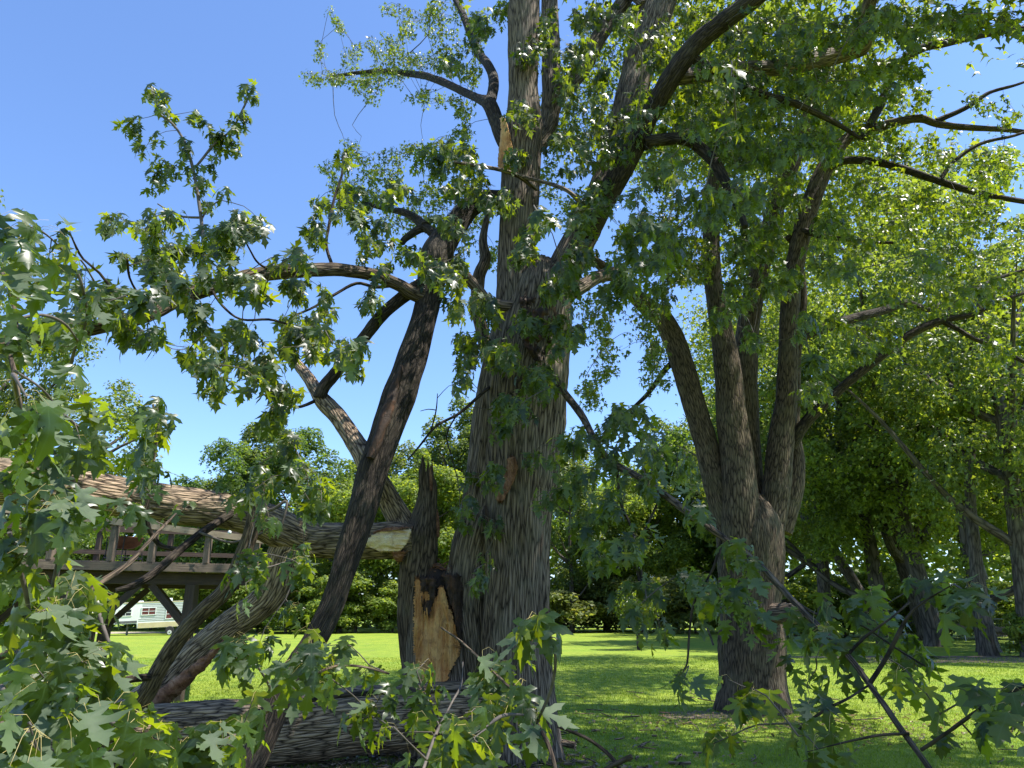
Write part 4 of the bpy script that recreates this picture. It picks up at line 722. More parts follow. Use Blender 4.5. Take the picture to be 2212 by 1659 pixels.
limb(rt, 'stem', [(1690, 1150, 20, D1+.2), (1712, 1060, 22, D1+.2), (1722, 1000, 16, D1+.2), (1716, 930, 11, D1+.2), (1718, 860, 10, D1+.2), (1722, 760, 9, D1+.2), (1735, 640, 8, D1+.2), (1722, 540, 7, D1+.2)], M['bark_r'], 24, .07, .01, RN, seed=306)
rl = [
 [(1700, 970, 14, D1), (1716, 950, 13, D1-.1), (1735, 920, 12, D1-.2), (1762, 890, 11, D1-.3), (1823, 833, 10, D1-.4), (1893, 777, 9.5, D1-.5), (1963, 724, 9, D1-.6), (2033, 693, 8, D1-.7), (2103, 679, 5, D1-.8), (2160, 650, 4, D1-.9), (2290, 610, 2, D1-.9)],
 [(2040, 697, 6, D1-.7), (2070, 712, 5.5, D1-.8), (2103, 731, 5, D1-.9), (2150, 750, 4.5, D1-1), (2212, 782, 4, D1-1.1)],
 [(1715, 730, 11, D1), (1788, 706, 11, D1+.3), (1858, 684, 10, D1+.5), (1912, 670, 9, D1+.7), (1952, 655, 9, D1+.8), (2010, 668, 7, D1+1), (2080, 640, 5, D1+1.2), (2160, 600, 4, D1+1.4), (2290, 560, 2, D1+1.4)],
 [(1790, 362, 10, D1-.2), (1809, 352, 9, D1-.3), (1840, 346, 8, D1-.4), (1893, 350, 8, D1-.5), (1945, 363, 8, D1-.6), (1998, 381, 7.5, D1-.7), (2085, 409, 7, D1-.8), (2150, 425, 6, D1-.9), (2240, 440, 5, D1-1)],
 [(1700, 520, 9, D1), (1730, 500, 8, D1-.2), (1780, 510, 6, D1-.5), (1850, 520, 4, D1-.8), (1930, 525, 3, D1-1)],
 [(1860, 300, 9, D1-.3), (1900, 230, 9, D1-.4), (1935, 150, 9, D1-.5), (1984, 108, 9, D1-.6), (2050, 91, 8, D1-.7), (2138, 72, 7, D1-.8), (2240, 58, 6, D1-.9)],
 [(2022, 262, 6, D1-.4), (2085, 234, 5, D1-.5), (2138, 200, 4, D1-.6), (2200, 182, 3, D1-.7), (2290, 150, 2, D1-.7)],
 [(2030, 390, 5, D1-.7), (2060, 350, 4, D1-.7), (2120, 310, 3.5, D1-.8), (2200, 290, 3, D1-.8), (2300, 250, 2, D1-.8)],
 [(1470, 775, 8, D1), (1440, 795, 6, D1+.1), (1400, 850, 5, D1+.2), (1363, 885, 3, D1+.3)],
]
for k, p_ in enumerate(rl): limb(rt, 'limb', p_, M['bark_dk'], 16, .09, .005, RN, lump=.1, seed=310+k)
limb(rt, 'knotted_stub', [(1660, 1325, 20, D1-.3), (1690, 1326, 21, D1-.6), (1716, 1326, 19, D1-.85), (1727, 1327, 12, D1-.95)], M['bark'], 24, .04, .02, None, fx=12, fz=8, seed=330)
RB = [(2000, 640, 90, 60, 12), (2130, 620, 80, 60, 11.5), (2150, 760, 60, 45, 11.5), (1920, 720, 55, 50, 12), (2060, 560, 80, 50, 12), (1650, 520, 60, 60, 11), (1480, 480, 70, 70, 12), (1430, 560, 60, 60, 12), (1560, 420, 60, 60, 13), (1700, 330, 70, 60, 13), (1840, 230, 60, 60, 13), (1960, 210, 65, 55, 13), (2000, 330, 75, 50, 13), (1900, 300, 70, 70, 13), (1880, 420, 55, 50, 13), (2050, 450, 90, 45, 13), (2150, 380, 60, 50, 13), (2175, 250, 40, 50, 13, .8, .6), (2100, 225, 50, 40, 13, .8, .6), (1980, 440, 70, 40, 13), (1650, 480, 80, 70, 12), (1480, 560, 70, 70, 12.5), (1430, 640, 50, 50, 12), (1410, 760, 40, 50, 12, .9, .7), (1650, 600, 100, 70, 11), (1780, 560, 55, 70, 10), (1800, 480, 60, 50, 10.5), (1590, 640, 50, 50, 11), (1860, 520, 60, 50, 12), (1740, 690, 38, 65, 8, .4), (1760, 780, 30, 50, 8, .4), (1840, 585, 38, 35, 8, .4), (2005, 565, 45, 38, 7.6, .4), (1545, 690, 35, 40, 10), (1600, 540, 60, 50, 10.5), (1700, 420, 60, 60, 12.5), (1620, 300, 80, 80, 13.5), (1760, 220, 80, 80, 13.5), (1850, 110, 90, 80, 13.5), (2000, 60, 100, 60, 13), (1700, 60, 90, 60, 14), (1500, 150, 60, 80, 14), (2120, 480, 80, 50, 13), (1950, 500, 60, 40, 12.5), (1800, 700, 50, 40, 12), (1760, 850, 50, 50, 12), (1860, 740, 60, 50, 12), (1480, 1010, 40, 60, 11), (1620, 730, 40, 40, 10.5)]
foliage(rt, RN, RB, 61, dens=1.25, single=200, size=(.10, .15))

shade_canopy(rt, [((9.2, 7.2, 12.5), (3.2, 3.2, 2), .75), ((9.5, 3.5, 12), (3, 3, 2), .5), ((6.5, 13.5, 15), (4, 3.5, 2.5), .5), ((10, 20, 14), (3.5, 4.5, 2.5), .5), ((5.5, 18.5, 16.5), (3.5, 3.5, 2), .35), ((9, 28, 13), (3.5, 4, 2.5), .35)], 18000, 72, M['leaf_far'], .19)  # leaves added to throw shade on lawn and lower right; some show
# ------------------------------------------------------------------ background trees: a few kinds, copied
def fol_shapes(jag, seed):
    out = []
    for k in range(NV):
        r = np.random.default_rng(seed+k); n = 7; th = np.sort(r.uniform(0, 2*math.pi, n)); th = np.arange(n)/n*2*math.pi+r.uniform(-.3, .3, n)
        rad = np.where(np.arange(n) % 2, r.uniform(.22, .36, n), r.uniform(.5, .8, n)) if jag else r.uniform(.4, .6, n)
        v = np.stack([rad*np.cos(th), rad*np.sin(th)+.3, r.uniform(-.22, .12, n)], 1); v = np.vstack([v, [[0, .3, .1]]])
        f = np.stack([np.full(n, n), np.arange(n), (np.arange(n)+1) % n], 1); out.append((v, f, v*0))
    return out
CL = fol_shapes(True, 900)
def crown_mesh(seed, nlobe, nleaf, size, shape, lobe_r, low=0., up=.5, name='crown', mat=None):
    """leaf-sized faces spread over uneven clumps; unit crown: centre 0, radius 1, height -1..1"""
    r = np.random.default_rng(seed); C = []
    while len(C) < nlobe:
        p = r.uniform(-1, 1, 3); q = np.linalg.norm(p)
        if q > 1 or q < .35: continue
        w = shape(p[2])
        C.append([p[0]*w, p[1]*w, p[2]])
    C = np.array(C); rad = r.uniform(lobe_r*.55, lobe_r*1.25, nlobe)
    pk = rad**2/np.sum(rad**2); ii = r.choice(nlobe, nleaf, p=pk)
    u = nrm(r.normal(0, 1, (nleaf, 3))); u[:, 2] = np.where(r.random(nleaf) < .6, np.abs(u[:, 2]), u[:, 2])
    rr = rad[ii]*(.35+.75*r.random(nleaf)**.6)
    O = C[ii]+u*rr[:, None]*np.array([1, 1, .72])
    # ragged twig-like tufts
    O += .035*np.stack([vnoise(O*9, 1), vnoise(O*9, 2), vnoise(O*9, 3)], 1)
    a = r.uniform(0, 2*math.pi, nleaf); Y = np.stack([np.cos(a), np.sin(a), r.normal(-.5, .5, nleaf)], 1)
    Z = u*.8+np.array([0, 0, up])+r.normal(0, .45, (nleaf, 3))
    return O, Y, Z, r.uniform(.7, 1.25, nleaf)*size
TREES = {}
def tree_kind(kind, seed, nlobe, nleaf, leaf, hc, H, rw, shape, lobe, mat, trunk_r, lean=0., nlimb=6):
    """builds the meshes of one kind: H metres tall, crown from hc to H, rw metres wide (radius)"""
    O, Y, Z, s = crown_mesh(seed, nlobe, nleaf, 1., shape, lobe)
    c = np.array([lean*.8, 0, (H+hc)/2]); sc = np.array([rw, rw, (H-hc)/2]); mb = MB()
    add_leaves(mb, O*sc+c, Y, Z, s*leaf, CL, seed); crown = mb.mesh('crown', mat)
    r = np.random.default_rng(seed+5); tb = MB(); zt = hc+(H-hc)*.7
    tp = np.array([[0, 0, -.3], [.02*lean, 0, H*.05], [lean*.35, r.normal(0, .15), H*.25], [lean*.65, r.normal(0, .3), H*.45], [lean*.9, r.normal(0, .3), zt]])
    tube(tb, tp, np.array([1.35, 1, .85, .6, .12])*trunk_r, 14, .5, .03, 6, 1, flare=.2, seed=seed % 17)
    trunk = tb.mesh('trunk', M['bark_bg']); limbs = []
    for k in range(nlimb):
        z0 = r.uniform(hc*.55+.2, zt*.85); a = r.uniform(0, 6.3); t0 = z0/zt; x0 = np.array([lean*.9*t0, 0, z0]); l = r.uniform(.55, .95)*rw
        e = np.array([math.cos(a)*l, math.sin(a)*l, r.uniform(.5, 1.1)*l]); lb = MB()
        tube(lb, np.array([x0, x0+e*.35+[0, 0, -.1*l], x0+e*.7, x0+e]), np.array([.5, .36, .22, .05])*trunk_r, 7, .6, 0, lump=.1)
        limbs.append(lb.mesh('limb', M['bark_bg']))
    TREES[kind] = (crown, trunk, limbs, H)
dome = lambda z: .55+.45*math.sqrt(max(0, 1-max(0, z)**2)) if z > -.3 else .9+.5*(z+.3)
tall = lambda z: .75+.25*math.sin((z+1)*1.6)
low_ = lambda z: 1.
tree_kind('dense', 401, 60, 20000, .27, 2.5, 20, 5.5, dome, .25, M['leaf_dk'], .32)
tree_kind('airy', 402, 55, 17000, .25, 4, 21, 4.8, tall, .23, M['leaf_far'], .28)
tree_kind('pale', 403, 55, 17000, .27, 3, 17, 5.2, dome, .25, M['leaf_lt'], .26)
tree_kind('under', 404, 40, 9000, .20, .2, 6, 3.4, low_, .26, M['leaf_lt'], .10, nlimb=3)
tree_kind('near', 405, 80, 21000, .15, 3.0, 17, 6.2, dome, .17, M['leaf_far'], .34, lean=-1.2, nlimb=9)
tree_kind('near_pale', 406, 85, 20000, .15, 2.0, 16, 6.0, tall, .16, M['leaf_lt'], .30, lean=-2.4, nlimb=9)
tree_kind('bush', 407, 20, 3500, .15, .05, 1.8, 1.3, low_, .45, M['leaf_lt'], .04, nlimb=2)
tree_kind('brush', 408, 26, 5200, .24, .2, 4.2, 3.2, low_, .42, M['leaf_yl'], .07, nlimb=3)
def plant(kind, x, d, top, label, cat='tree', wide=1., rz=0., name='broadleaf_tree', group=None, base=None):
    crown, trunk, limbs, H = TREES[kind]
    p = P(x, 1327, d); h = P(x, top, d)[2]; s = h/H
    t = thing(name, label, cat, (p[0], d, 0), group)
    t.rotation_euler = (0, 0, rz); t.scale = (s*wide, s*wide, s)
    for nm, me, kd in [('crown', crown, 'stuff'), ('trunk', trunk, None)]+[('limb', l, None) for l in limbs]:
        o = bpy.data.objects.new(nm, me); COL.objects.link(o); o.parent = t
        if kd: o['kind'] = kd
    return t
WG = 'trees at the far edge of the lawn'
for a in [
 ('dense', 455, 78, 960, 'dark round crowned tree left of the dead twig, rising behind the sunlit leaning limb', 1.0),
 ('airy', 540, 84, 915, 'tall loose crowned tree behind the bent branch at the far wood edge', 1.1),
 ('dense', 640, 80, 930, 'dark dense tree behind the fork of the dark broken limb', 1.0),
 ('pale', 735, 70, 1010, 'bright green tree seen below the fork of the dark broken limb', 1.1),
 ('airy', 820, 88, 940, 'tall tree seen between the dark broken limb and the stump splinter', 1.),
 ('pale', 905, 74, 985, 'pale yellow green tree behind the stump splinter', 1.1),
 ('airy', 985, 82, 885, 'tallest far tree between the stump splinter and the big trunk', 1.15),
 ('dense', 1045, 92, 930, 'dark tree hidden mostly behind the left stem of the big maple', 1.),
 ('dense', 385, 90, 1040, 'dark tree behind the deck rail above the camper', 1.1),
 ('pale', 300, 96, 1080, 'pale tree behind the deck to the left of the camper', 1.2),
 ('dense', 200, 92, 1110, 'low dark tree far behind the deck posts at the left', 1.2),
 ('airy', 60, 94, 1060, 'loose tree far behind the left end of the deck', 1.3),
 ('airy', 1235, 70, 960, 'loose tree just right of the big trunk at the far wood edge', 1.),
 ('dense', 1310, 78, 985, 'dark tree behind the hanging low limb right of the big trunk', 1.1),
 ('pale', 1390, 72, 1020, 'bright tree behind the sapling on the lawn', 1.),
 ('airy', 1460, 80, 930, 'tall tree between the low limb and the left stem of the brown maple', 1.),
 ('dense', 1560, 76, 860, 'dark tall tree directly behind the brown maple stems', 1.1),
 ('pale', 1650, 68, 900, 'pale tree seen between the two main stems of the brown maple', 1.),
]: plant(a[0], a[1], a[2], a[3], a[4], 'tree', a[5], a[1]*.7, group=WG)
NG = 'tall trees on the right side of the lawn'
for a in [
 ('near', 1780, 46, 690, 'tall tree right behind the brown maple with dark leaning trunk', .95),
 ('near_pale', 1905, 44, 560, 'leaning tree with pale airy crown above the round bush', .9),
 ('near', 2010, 40, 470, 'leaning dark trunked tree beside the log at the far right', .9),
 ('near_pale', 2120, 34, 430, 'tall pale leaved tree over the shaded ground at the right edge', .9),
 ('near', 2215, 30, 380, 'big tree cut by the right edge, its dark trunk leaning inwards', .85),
 ('near', 1700, 56, 800, 'shorter full crowned tree between the brown maple and the round bush', 1.),
 ('near_pale', 2290, 40, 300, 'tall tree mostly outside the frame at the right', 1.),
 ('near', 1960, 60, 640, 'farther dark tree filling the gap above the fallen log', 1.2),
 ('near', 2140, 58, 620, 'farther dark tree behind the wire fence', 1.2),
]: plant(a[0], a[1], a[2], a[3], a[4], 'tree', a[5], a[1]*1.3, group=NG)
LG = 'trees beyond the left edge'
plant('near', -30, 27, 745, 'small leaved tree behind the left edge branches, reaching over the deck', 'tree', 1.15, 2.2, group=LG)
plant('near', -190, 26, 440, 'tall small leaved tree mostly cut off by the left edge', 'tree', .62, .4, group=LG)
UG = 'dark understory along the wood edge'
rr_ = np.random.default_rng(12)
words = ['behind the camper', 'left of the camper', 'right of the deck post', 'behind the leaning limb', 'behind the bent branch', 'below the level trunk', 'behind the dark limb foot', 'left of the stump', 'just behind the stump', 'between stump and big trunk', 'right of the big trunk', 'behind the sapling', 'behind the lean sapling', 'left of the brown maple', 'right of the brown maple', 'behind the round bush', 'between the leaning trunks', 'behind the far log', 'along the wire fence', 'at the right edge', 'far left under the deck', 'at the left edge']
xs = [330, 215, 430, 500, 560, 620, 690, 770, 850, 1010, 1215, 1370, 1500, 1560, 1725, 1820, 1900, 2020, 2110, 2200, 120, 20]
for k, (w, x) in enumerate(zip(words, xs)):
    d = (70+rr_.uniform(-3, 4)+(14 if x in (330, 215) else 0)) if x < 1600 else (54+rr_.uniform(-3, 5))
    kd = 'brush' if x in (1370, 1215, 1500) else 'under'
    plant(kd, x, d, 1235+rr_.uniform(-35, 15), ('yellowish' if kd == 'brush' else 'dark')+' shrubby undergrowth '+w, 'shrub', 1.25, k*1.1, 'undergrowth_shrub', UG)
plant('bush', 1762, 45, 1342, 'bright round bush on the lawn right of the brown maple', 'bush', 1.15, .4, 'round_bush')
plant('bush', 2225, 30, 1330, 'leafy bush at the right edge beside the far log', 'bush', 1., 1.4, 'round_bush')
wd = MB(); r = np.random.default_rng(77); n = 42000                # the depth of the wood behind the edge trees
X = r.uniform(-120, 150, n); Yd = r.uniform(92, 104, n)-np.where(X > 25, (X-25)*.12, 0); hh = 15+3*vnoise(np.stack([X*.12, 0*X, 0*X], 1), 5)+3*vnoise(np.stack([X*.4, 0*X, 0*X], 1), 6)
Zz = r.random(n)**.8*hh; a = r.uniform(0, 6.3, n)
add_leaves(wd, np.stack([X, Yd, Zz], 1), np.stack([np.cos(a), np.sin(a), -.5+0*a], 1), np.stack([r.normal(0, .5, n), -.6+r.normal(0, .4, n), .6+0*a], 1), r.uniform(.6, 1.3, n), CL, 9)
wd.build('far_woods', M['leaf_lt'], None, True, 'stuff')

# ------------------------------------------------------------------ leaning trunks, far log, saplings, fence at the right
def simple_tree(name, label, cat, paths, mat, blobs=None, seed=0, fm=None, **k):
    a = paths[0][0]; q = P(a[0], a[1], a[3]); t = thing(name, label, cat, (q[0], q[1], 0)); nn = []
    for j, p_ in enumerate(paths): limb(t, 'trunk' if j == 0 else 'limb', p_, mat, 16, .25, .02 if j == 0 else .008, nn, lump=.08, seed=seed+j)
    if blobs: foliage(t, nn, blobs, seed, mat=fm or M['leaf_far'], single=0, far=0, **k)
    return t
simple_tree('leaning_tree', 'dark tree trunk leaning left above the far log', 'tree', [[(2008, 1380, 22, 44), (1998, 1350, 19, 44), (1975, 1280, 18, 44), (1952, 1210, 17, 44), (1928, 1150, 16, 44), (1905, 1090, 14, 44), (1880, 1000, 11, 44)], [(1952, 1210, 12, 44), (1930, 1190, 10, 43), (1912, 1150, 9, 42)]], M['bark_bg'], None, 501)
simple_tree('leaning_tree', 'thin dark trunk leaning left between the round bush and the far log', 'tree', [[(1895, 1380, 15, 48), (1885, 1340, 13, 48), (1858, 1281, 12, 48), (1830, 1235, 11, 48), (1809, 1200, 10, 48), (1780, 1130, 8, 48)]], M['bark_bg'], None, 505)
simple_tree('leaning_tree', 'short dark trunk standing on the shaded soil at the right', 'tree', [[(2138, 1418, 20, 31), (2130, 1390, 16, 31), (2123, 1340, 14, 31), (2118, 1290, 13, 31), (2105, 1180, 12, 31), (2095, 1050, 10, 31), (2100, 900, 7, 31)]], M['bark_bg'], None, 508)
simple_tree('leaning_tree', 'thick dark trunk leaning in from the right edge at mid height', 'tree', [[(2310, 1400, 40, 33), (2275, 1200, 38, 33), (2240, 1090, 36, 33), (2208, 1030, 32, 33), (2180, 985, 22, 33), (2140, 960, 16, 33), (2113, 942, 11, 33), (2080, 915, 7, 33), (2050, 880, 4, 33)], [(2225, 1060, 28, 33), (2205, 990, 22, 33), (2190, 900, 16, 33), (2175, 820, 12, 33), (2160, 700, 7, 33)]], M['bark_dk'], None, 512)
t = thing('fallen_log', 'slender pale log lying across the lawn at the far right', 'log', tuple(P(2090, 1365, 40)*[1, 1, 0]))
limb(t, 'trunk', [(2005, 1358, 6.5, 41), (2060, 1355, 7.5, 40), (2110, 1357, 7.5, 39.5), (2160, 1362, 7.5, 39), (2205, 1368, 7, 38.5), (2280, 1374, 6, 38)], M['bark'], 18, .2, .02, seed=520)
TW = [(1380, 1330, 40, 50, 38), (1360, 1370, 30, 20, 38), (1400, 1300, 30, 30, 38)]
def sapling(label, path, blobs, seed):
    a = path[0]; q = P(a[0], a[1], a[3]); t = thing('sapling', label, 'sapling', (q[0], q[1], 0)); nn = []
    limb(t, 'trunk', path, M['bark_bg'], 10, .12, .004, nn, seed=seed)
    lb = MB(); r = np.random.default_rng(seed); w = np.vstack(nn); n = blobs[2]
    O = w[-1]+nrm(r.normal(0, 1, (n, 3)))*(r.random((n, 1))**.4)*np.array(blobs[0])+np.array(blobs[1])
    a = r.uniform(0, 6.3, n); add_leaves(lb, O, np.stack([np.cos(a), np.sin(a), -.7+0*a], 1), np.array([0, 0, 1.])+r.normal(0, .5, (n, 3)), r.uniform(.12, .2, n), LLO, seed)
    lb.build('crown', M['leaf'], t, True, 'stuff')
sapling('small straight sapling with a dense crown alone on the sunny lawn', [(1380, 1404, 4.2, 36), (1379, 1384, 4, 36), (1378, 1350, 3.2, 36), (1378, 1310, 2, 36)], ((1.3, 1.3, 1.0), (0, 0, .3), 1500), 531)
sapling('thin leaning sapling on the lawn left of the brown maple', [(1541, 1394, 2.4, 38), (1533, 1370, 2.2, 38), (1524, 1349, 2, 38), (1516, 1320, 1.6, 38), (1512, 1290, 1, 38)], ((.8, .8, .8), (0, 0, .1), 420), 532)
M['steel'] = plain('galvanised_steel', (.42, .43, .44), .45, .6, .15, 8)
fz = thing('wire_fence', 'low galvanised wire fence behind the far log at the right edge', 'fence', (34, 48, 0))
fa, fb = P(1990, 1326, 52), P(2300, 1338, 40); fa[2] = fb[2] = 1.35
for k in range(7):
    p = fa+(fb-fa)*k/6; mb = MB(); wire(mb, np.array([[p[0], p[1], 0], [p[0], p[1], .7], [p[0], p[1], 1.38]]), .03, 8, 1); mb.build('post', M['steel'], fz)
mb = MB(); wire(mb, np.array([fa, (fa+fb)/2, fb]), .035, 8, 1); mb.build('rail', M['steel'], fz)
mb = MB(); dl = nrm(fb-fa); Lf = np.linalg.norm(fb-fa)
for k in range(int(Lf/.16)):
    for sgn in (1, -1):
        p = fa+dl*(k*.16); q = p+dl*(1.25 if sgn > 0 else -1.25)
        p = p*[1, 1, 0]+[0, 0, .08]; q = q*[1, 1, 0]+[0, 0, 1.32]; e = np.array([0, 0, .004])
        mb.add(np.array([p-e, p+e, q+e, q-e]), [[[0, 1, 2, 3]]])
mb.build('wire_mesh', M['steel'], fz, False, 'stuff')

# ------------------------------------------------------------------ raised deck at the left
M['tim'] = timber('weathered_deck_wood', (.085, .062, .043), (.19, .145, .10))
M['tim_dk'] = timber('dark_beam_wood', (.035, .022, .015), (.075, .05, .033))
M['tim_lt'] = timber('pale_rail_wood', (.20, .155, .10), (.33, .27, .19), (.10, .075, .05))
M['rust'] = plain('rusty_iron', (.13, .055, .03), .7, .3, .4, 9, .3); M['iron'] = plain('black_iron', (.02, .02, .022), .5, .5)
M['bulb'] = plain('clear_bulb_glass', (.75, .77, .76), .15, 0, .05)
A = P(-260, 1212, 12.6); B_ = P(564, 1221.5, 15.0); zt = 2.55; A[2] = B_[2] = zt
dk = thing('raised_deck', 'raised wooden viewing deck on braced posts at the left under the level trunk', 'deck', (B_[0]-3, 14, 0))
ex = nrm((B_-A)*[1, 1, 0]); ey = np.array([-ex[1], ex[0], 0]); LD = np.linalg.norm((B_-A)[:2]); DEP = 3.4
pt = lambda u, v, z: np.array([*(B_[:2]-ex[:2]*u+ey[:2]*v), z])
def one(name, a, b, w, h, mat, up=(0, 0, 1)):
    mb = MB(); beam(mb, a, b, w, h, up); return mb.build(name, mat, dk, False)
for k in range(int(LD/.145)):
    u = .07+k*.145; one('deck_board', pt(u, .03, zt+.012), pt(u, DEP, zt+.012), .138, .032, M['tim'])
one('rim_board', pt(-.02, 0, zt-.075), pt(LD, 0, zt-.075), .04, .145, M['tim']); one('rim_board', pt(0, .03, zt-.08), pt(0, DEP, zt-.08), .04, .14, M['tim_dk'])
one('rim_board', pt(0, DEP, zt-.075), pt(LD, DEP, zt-.075), .04, .145, M['tim_dk'])
for k in range(12): one('joist', pt(.25+k*.42, .05, zt-.09), pt(.25+k*.42, DEP-.05, zt-.09), .045, .13, M['tim_dk'])
one('beam', pt(.25, .35, zt-.27), pt(LD, .35, zt-.27), .12, .22, M['tim_dk']); one('beam', pt(.25, DEP-.4, zt-.27), pt(LD, DEP-.4, zt-.27), .12, .22, M['tim_dk'])
upost = [1.25, 2.95, 5.1]
for u in upost:
    for v in (.35, DEP-.4):
        p = pt(u, v, 0); one('post', p-[0, 0, .2], p+[0, 0, zt-.38], .19, .19, M['tim_dk'], (1, 0, 0))
        for s_ in (1, -1):
            one('brace', p+ex*s_*.02+[0, 0, zt-1.2], p+ex*s_*.75+[0, 0, zt-.39], .09, .13, M['tim_dk'])
# the front rail sags towards the right end, as if pressed down by the trunk
zr = lambda u: 3.06+.105*u-.004*u*u
for k, u in enumerate([.12, 1.05, 2.05, 2.75, 3.75, 4.8]): one('rail_post', pt(u, .08, zt+.03), pt(u, .08, zr(u)-.02), .14, .10, M['tim'], (1, 0, 0))
U = np.linspace(-.05, LD-.3, 4)
for a, b in zip(U[:-1], U[1:]): one('top_rail', pt(a+.005, 0, zr(a)), pt(b-.005, 0, zr(b)), .05, .12, M['tim_lt'])
for u in [.25, 1.9, 3.4, 4.9]: one('rail_post', pt(u, DEP-.08, zt+.03), pt(u, DEP-.08, zt+.98), .10, .10, M['tim_dk'], (1, 0, 0))
one('back_rail', pt(.1, DEP-.14, zt+.95), pt(LD-.2, DEP-.14, zt+.95), .05, .13, M['tim_dk'])
one('middle_rail', pt(.1, DEP-.14, zt+.42), pt(LD-.2, DEP-.14, zt+.42), .04, .10, M['tim_dk'])
one('end_rail', pt(.03, .12, zt+.5), pt(.03, DEP-.1, zt+.92), .04, .12, M['tim'])
# fire bowl on the deck
c = P(270, 1180, 15.0); c[2] = zt+.03
fb_ = thing('fire_bowl', 'rusty round fire bowl on a thin iron stand on the deck', 'fire pit', tuple(c))
mb = MB(); th = np.linspace(0, 2*math.pi, 28, endpoint=False); prof = [(0.02, .30), (.16, .32), (.28, .40), (.33, .52), (.34, .535), (.31, .52), (.26, .41), (.14, .35), (.01, .33)]
vv = np.array([[c[0]+r_*math.cos(t_), c[1]+r_*math.sin(t_), c[2]+z_] for r_, z_ in prof for t_ in th]); j = np.arange(28)
mb.add(vv, [np.stack([i*28+j, i*28+(j+1) % 28, (i+1)*28+(j+1) % 28, (i+1)*28+j], 1) for i in range(len(prof)-1)]); mb.build('bowl', M['rust'], fb_)
for k in range(4):
    a = .4+k*math.pi/2; e = np.array([math.cos(a), math.sin(a), 0]); mb = MB(); wire(mb, np.array([c+e*.38, c+e*.33+[0, 0, .25], c+e*.35+[0, 0, .52]]), .012, 6, 3); mb.build('leg', M['iron'], fb_)
mb = MB(); wire(mb, np.array([c+[.35*math.cos(a), .35*math.sin(a), .12] for a in np.linspace(0, 6.283, 17)]), .009, 5, 1); mb.build('ring', M['iron'], fb_)
# string lights
sa = P(455, 1128, 14.4); sb = P(560, 1135, 14.6)
st = thing('string_lights', 'string of clear bulbs sagging above the right end of the deck rail', 'string lights', (sa[0], sa[1], 0))
cab = np.array([sa+(sb-sa)*t_+[0, 0, -.5*t_*(1-t_)*.5] for t_ in np.linspace(-.3, 1, 14)]); mb = MB(); wire(mb, cab, .006, 5, 1); mb.build('cable', M['iron'], st)
for x, y in ((436, 1152), (466, 1137), (496, 1150), (511, 1145), (540, 1150)):
    p = P(x, y, 14.45); mb = MB(); wire(mb, np.array([p+[0, 0, .10], p+[0, 0, .07], p+[0, 0, .04]]), .016, 8, 1); so_ = mb.build('socket', M['iron'], st)
    mb = MB(); tube(mb, np.array([p+[0, 0, .045], p+[0, 0, .02], p+[0, 0, -.015], p+[0, 0, -.04]]), np.array([.014, .032, .036, .008]), 10, .02, 0, lump=0); mb.build('bulb', M['bulb'], st)

# ------------------------------------------------------------------ camper trailer
M['white'] = plain('white_camper_skin', (.72, .73, .70), .4, 0, .06, 1.5); M['cream'] = plain('cream_lower_panel', (.52, .44, .25), .5, 0, .1, 2)
M['dkline'] = plain('dark_seam', (.10, .10, .10), .6); M['glass'] = plain('dark_window_glass', (.02, .024, .03), .12); M['curtain'] = plain('red_curtain', (.11, .025, .02), .8)
M['tyre'] = plain('tyre_rubber', (.02, .02, .02), .8); M['rim'] = plain('pale_wheel_rim', (.55, .55, .52), .4, .4)
q = ground(314, 1373); Lc, Wc, Hc = 6.4, 2.4, 2.35
cmp_ = thing('camper_trailer', 'white ribbed camper trailer with red curtained windows parked beyond the deck', 'camper', (0, 0, 0))
yaw = R(-52)
parts = []
def cpart(name, mat, build, parent=None, smooth=False):
    mb = MB(); build(mb); o = mb.build(name, mat, parent or cmp_, smooth); return o
# local frame: x along the side (front at -x), y outwards to the viewer is -Wc/2, z up
prof = [(-3.2, 1.05), (-3.3, 1.6), (-3.1, 2.55), (-2.6, 2.85), (3.2, 2.85), (3.2, .65), (-1.4, .65), (-1.45, 1.05)]
def body(mb):
    n = len(prof); v = np.array([[x, y, z] for y in (-Wc/2, Wc/2) for x, z in prof])
    j = np.arange(n); mb.add(v, [np.stack([j, (j+1) % n, n+(j+1) % n, n+j], 1)])
    tri = np.array(tessellate_polygon([[Vector((x, z, 0)) for x, z in prof]])); mb.add(v[:n], [tri[:, ::-1]]); mb.add(v[n:], [tri])
cpart('body', M['white'], body)
YS = -Wc/2
for k in range(11): cpart('siding_seam', M['dkline'], lambda mb, k=k: box(mb, (1.0 if k > 1 else .8, YS-.006, 1.25+k*.135), (4.3, .012, .03)))
cpart('lower_panel', M['cream'], lambda mb: box(mb, (.6, YS-.01, .88), (3.9, .02, .42)))
cpart('stripe', M['dkline'], lambda mb: box(mb, (-2.3, YS-.008, 1.2), (1.7, .014, .2)))
def win(x, z, w, h, mat, name='window'):
    o = cpart(name, M['white'], lambda mb: [box(mb, (x, YS-.02, z+s*h/2), (w+.12, .05, .06)) for s in (-1, 1)]+[box(mb, (x+s*w/2, YS-.021, z), (.06, .052, h)) for s in (-1, 1)])
    cpart('pane', mat, lambda mb: box(mb, (x, YS-.012, z), (w, .02, h)), o)
    cpart('bar', M['white'], lambda mb: box(mb, (x, YS-.03, z), (w, .02, .04)), o)
    cpart('bar', M['white'], lambda mb: box(mb, (x, YS-.029, z), (.04, .022, h)), o)
win(-.6, 2.05, 1.1, .6, M['curtain']); win(1.3, 1.75, 1.0, .8, M['curtain']); win(-2.4, 2.0, .9, .55, M['glass'])
cpart('front_window', M['glass'], lambda mb: box(mb, (-3.24, 0, 2.0), (.04, 1.7, .6), np.array([[.98, 0, .2], [0, 1, 0], [-.2, 0, .98]])))
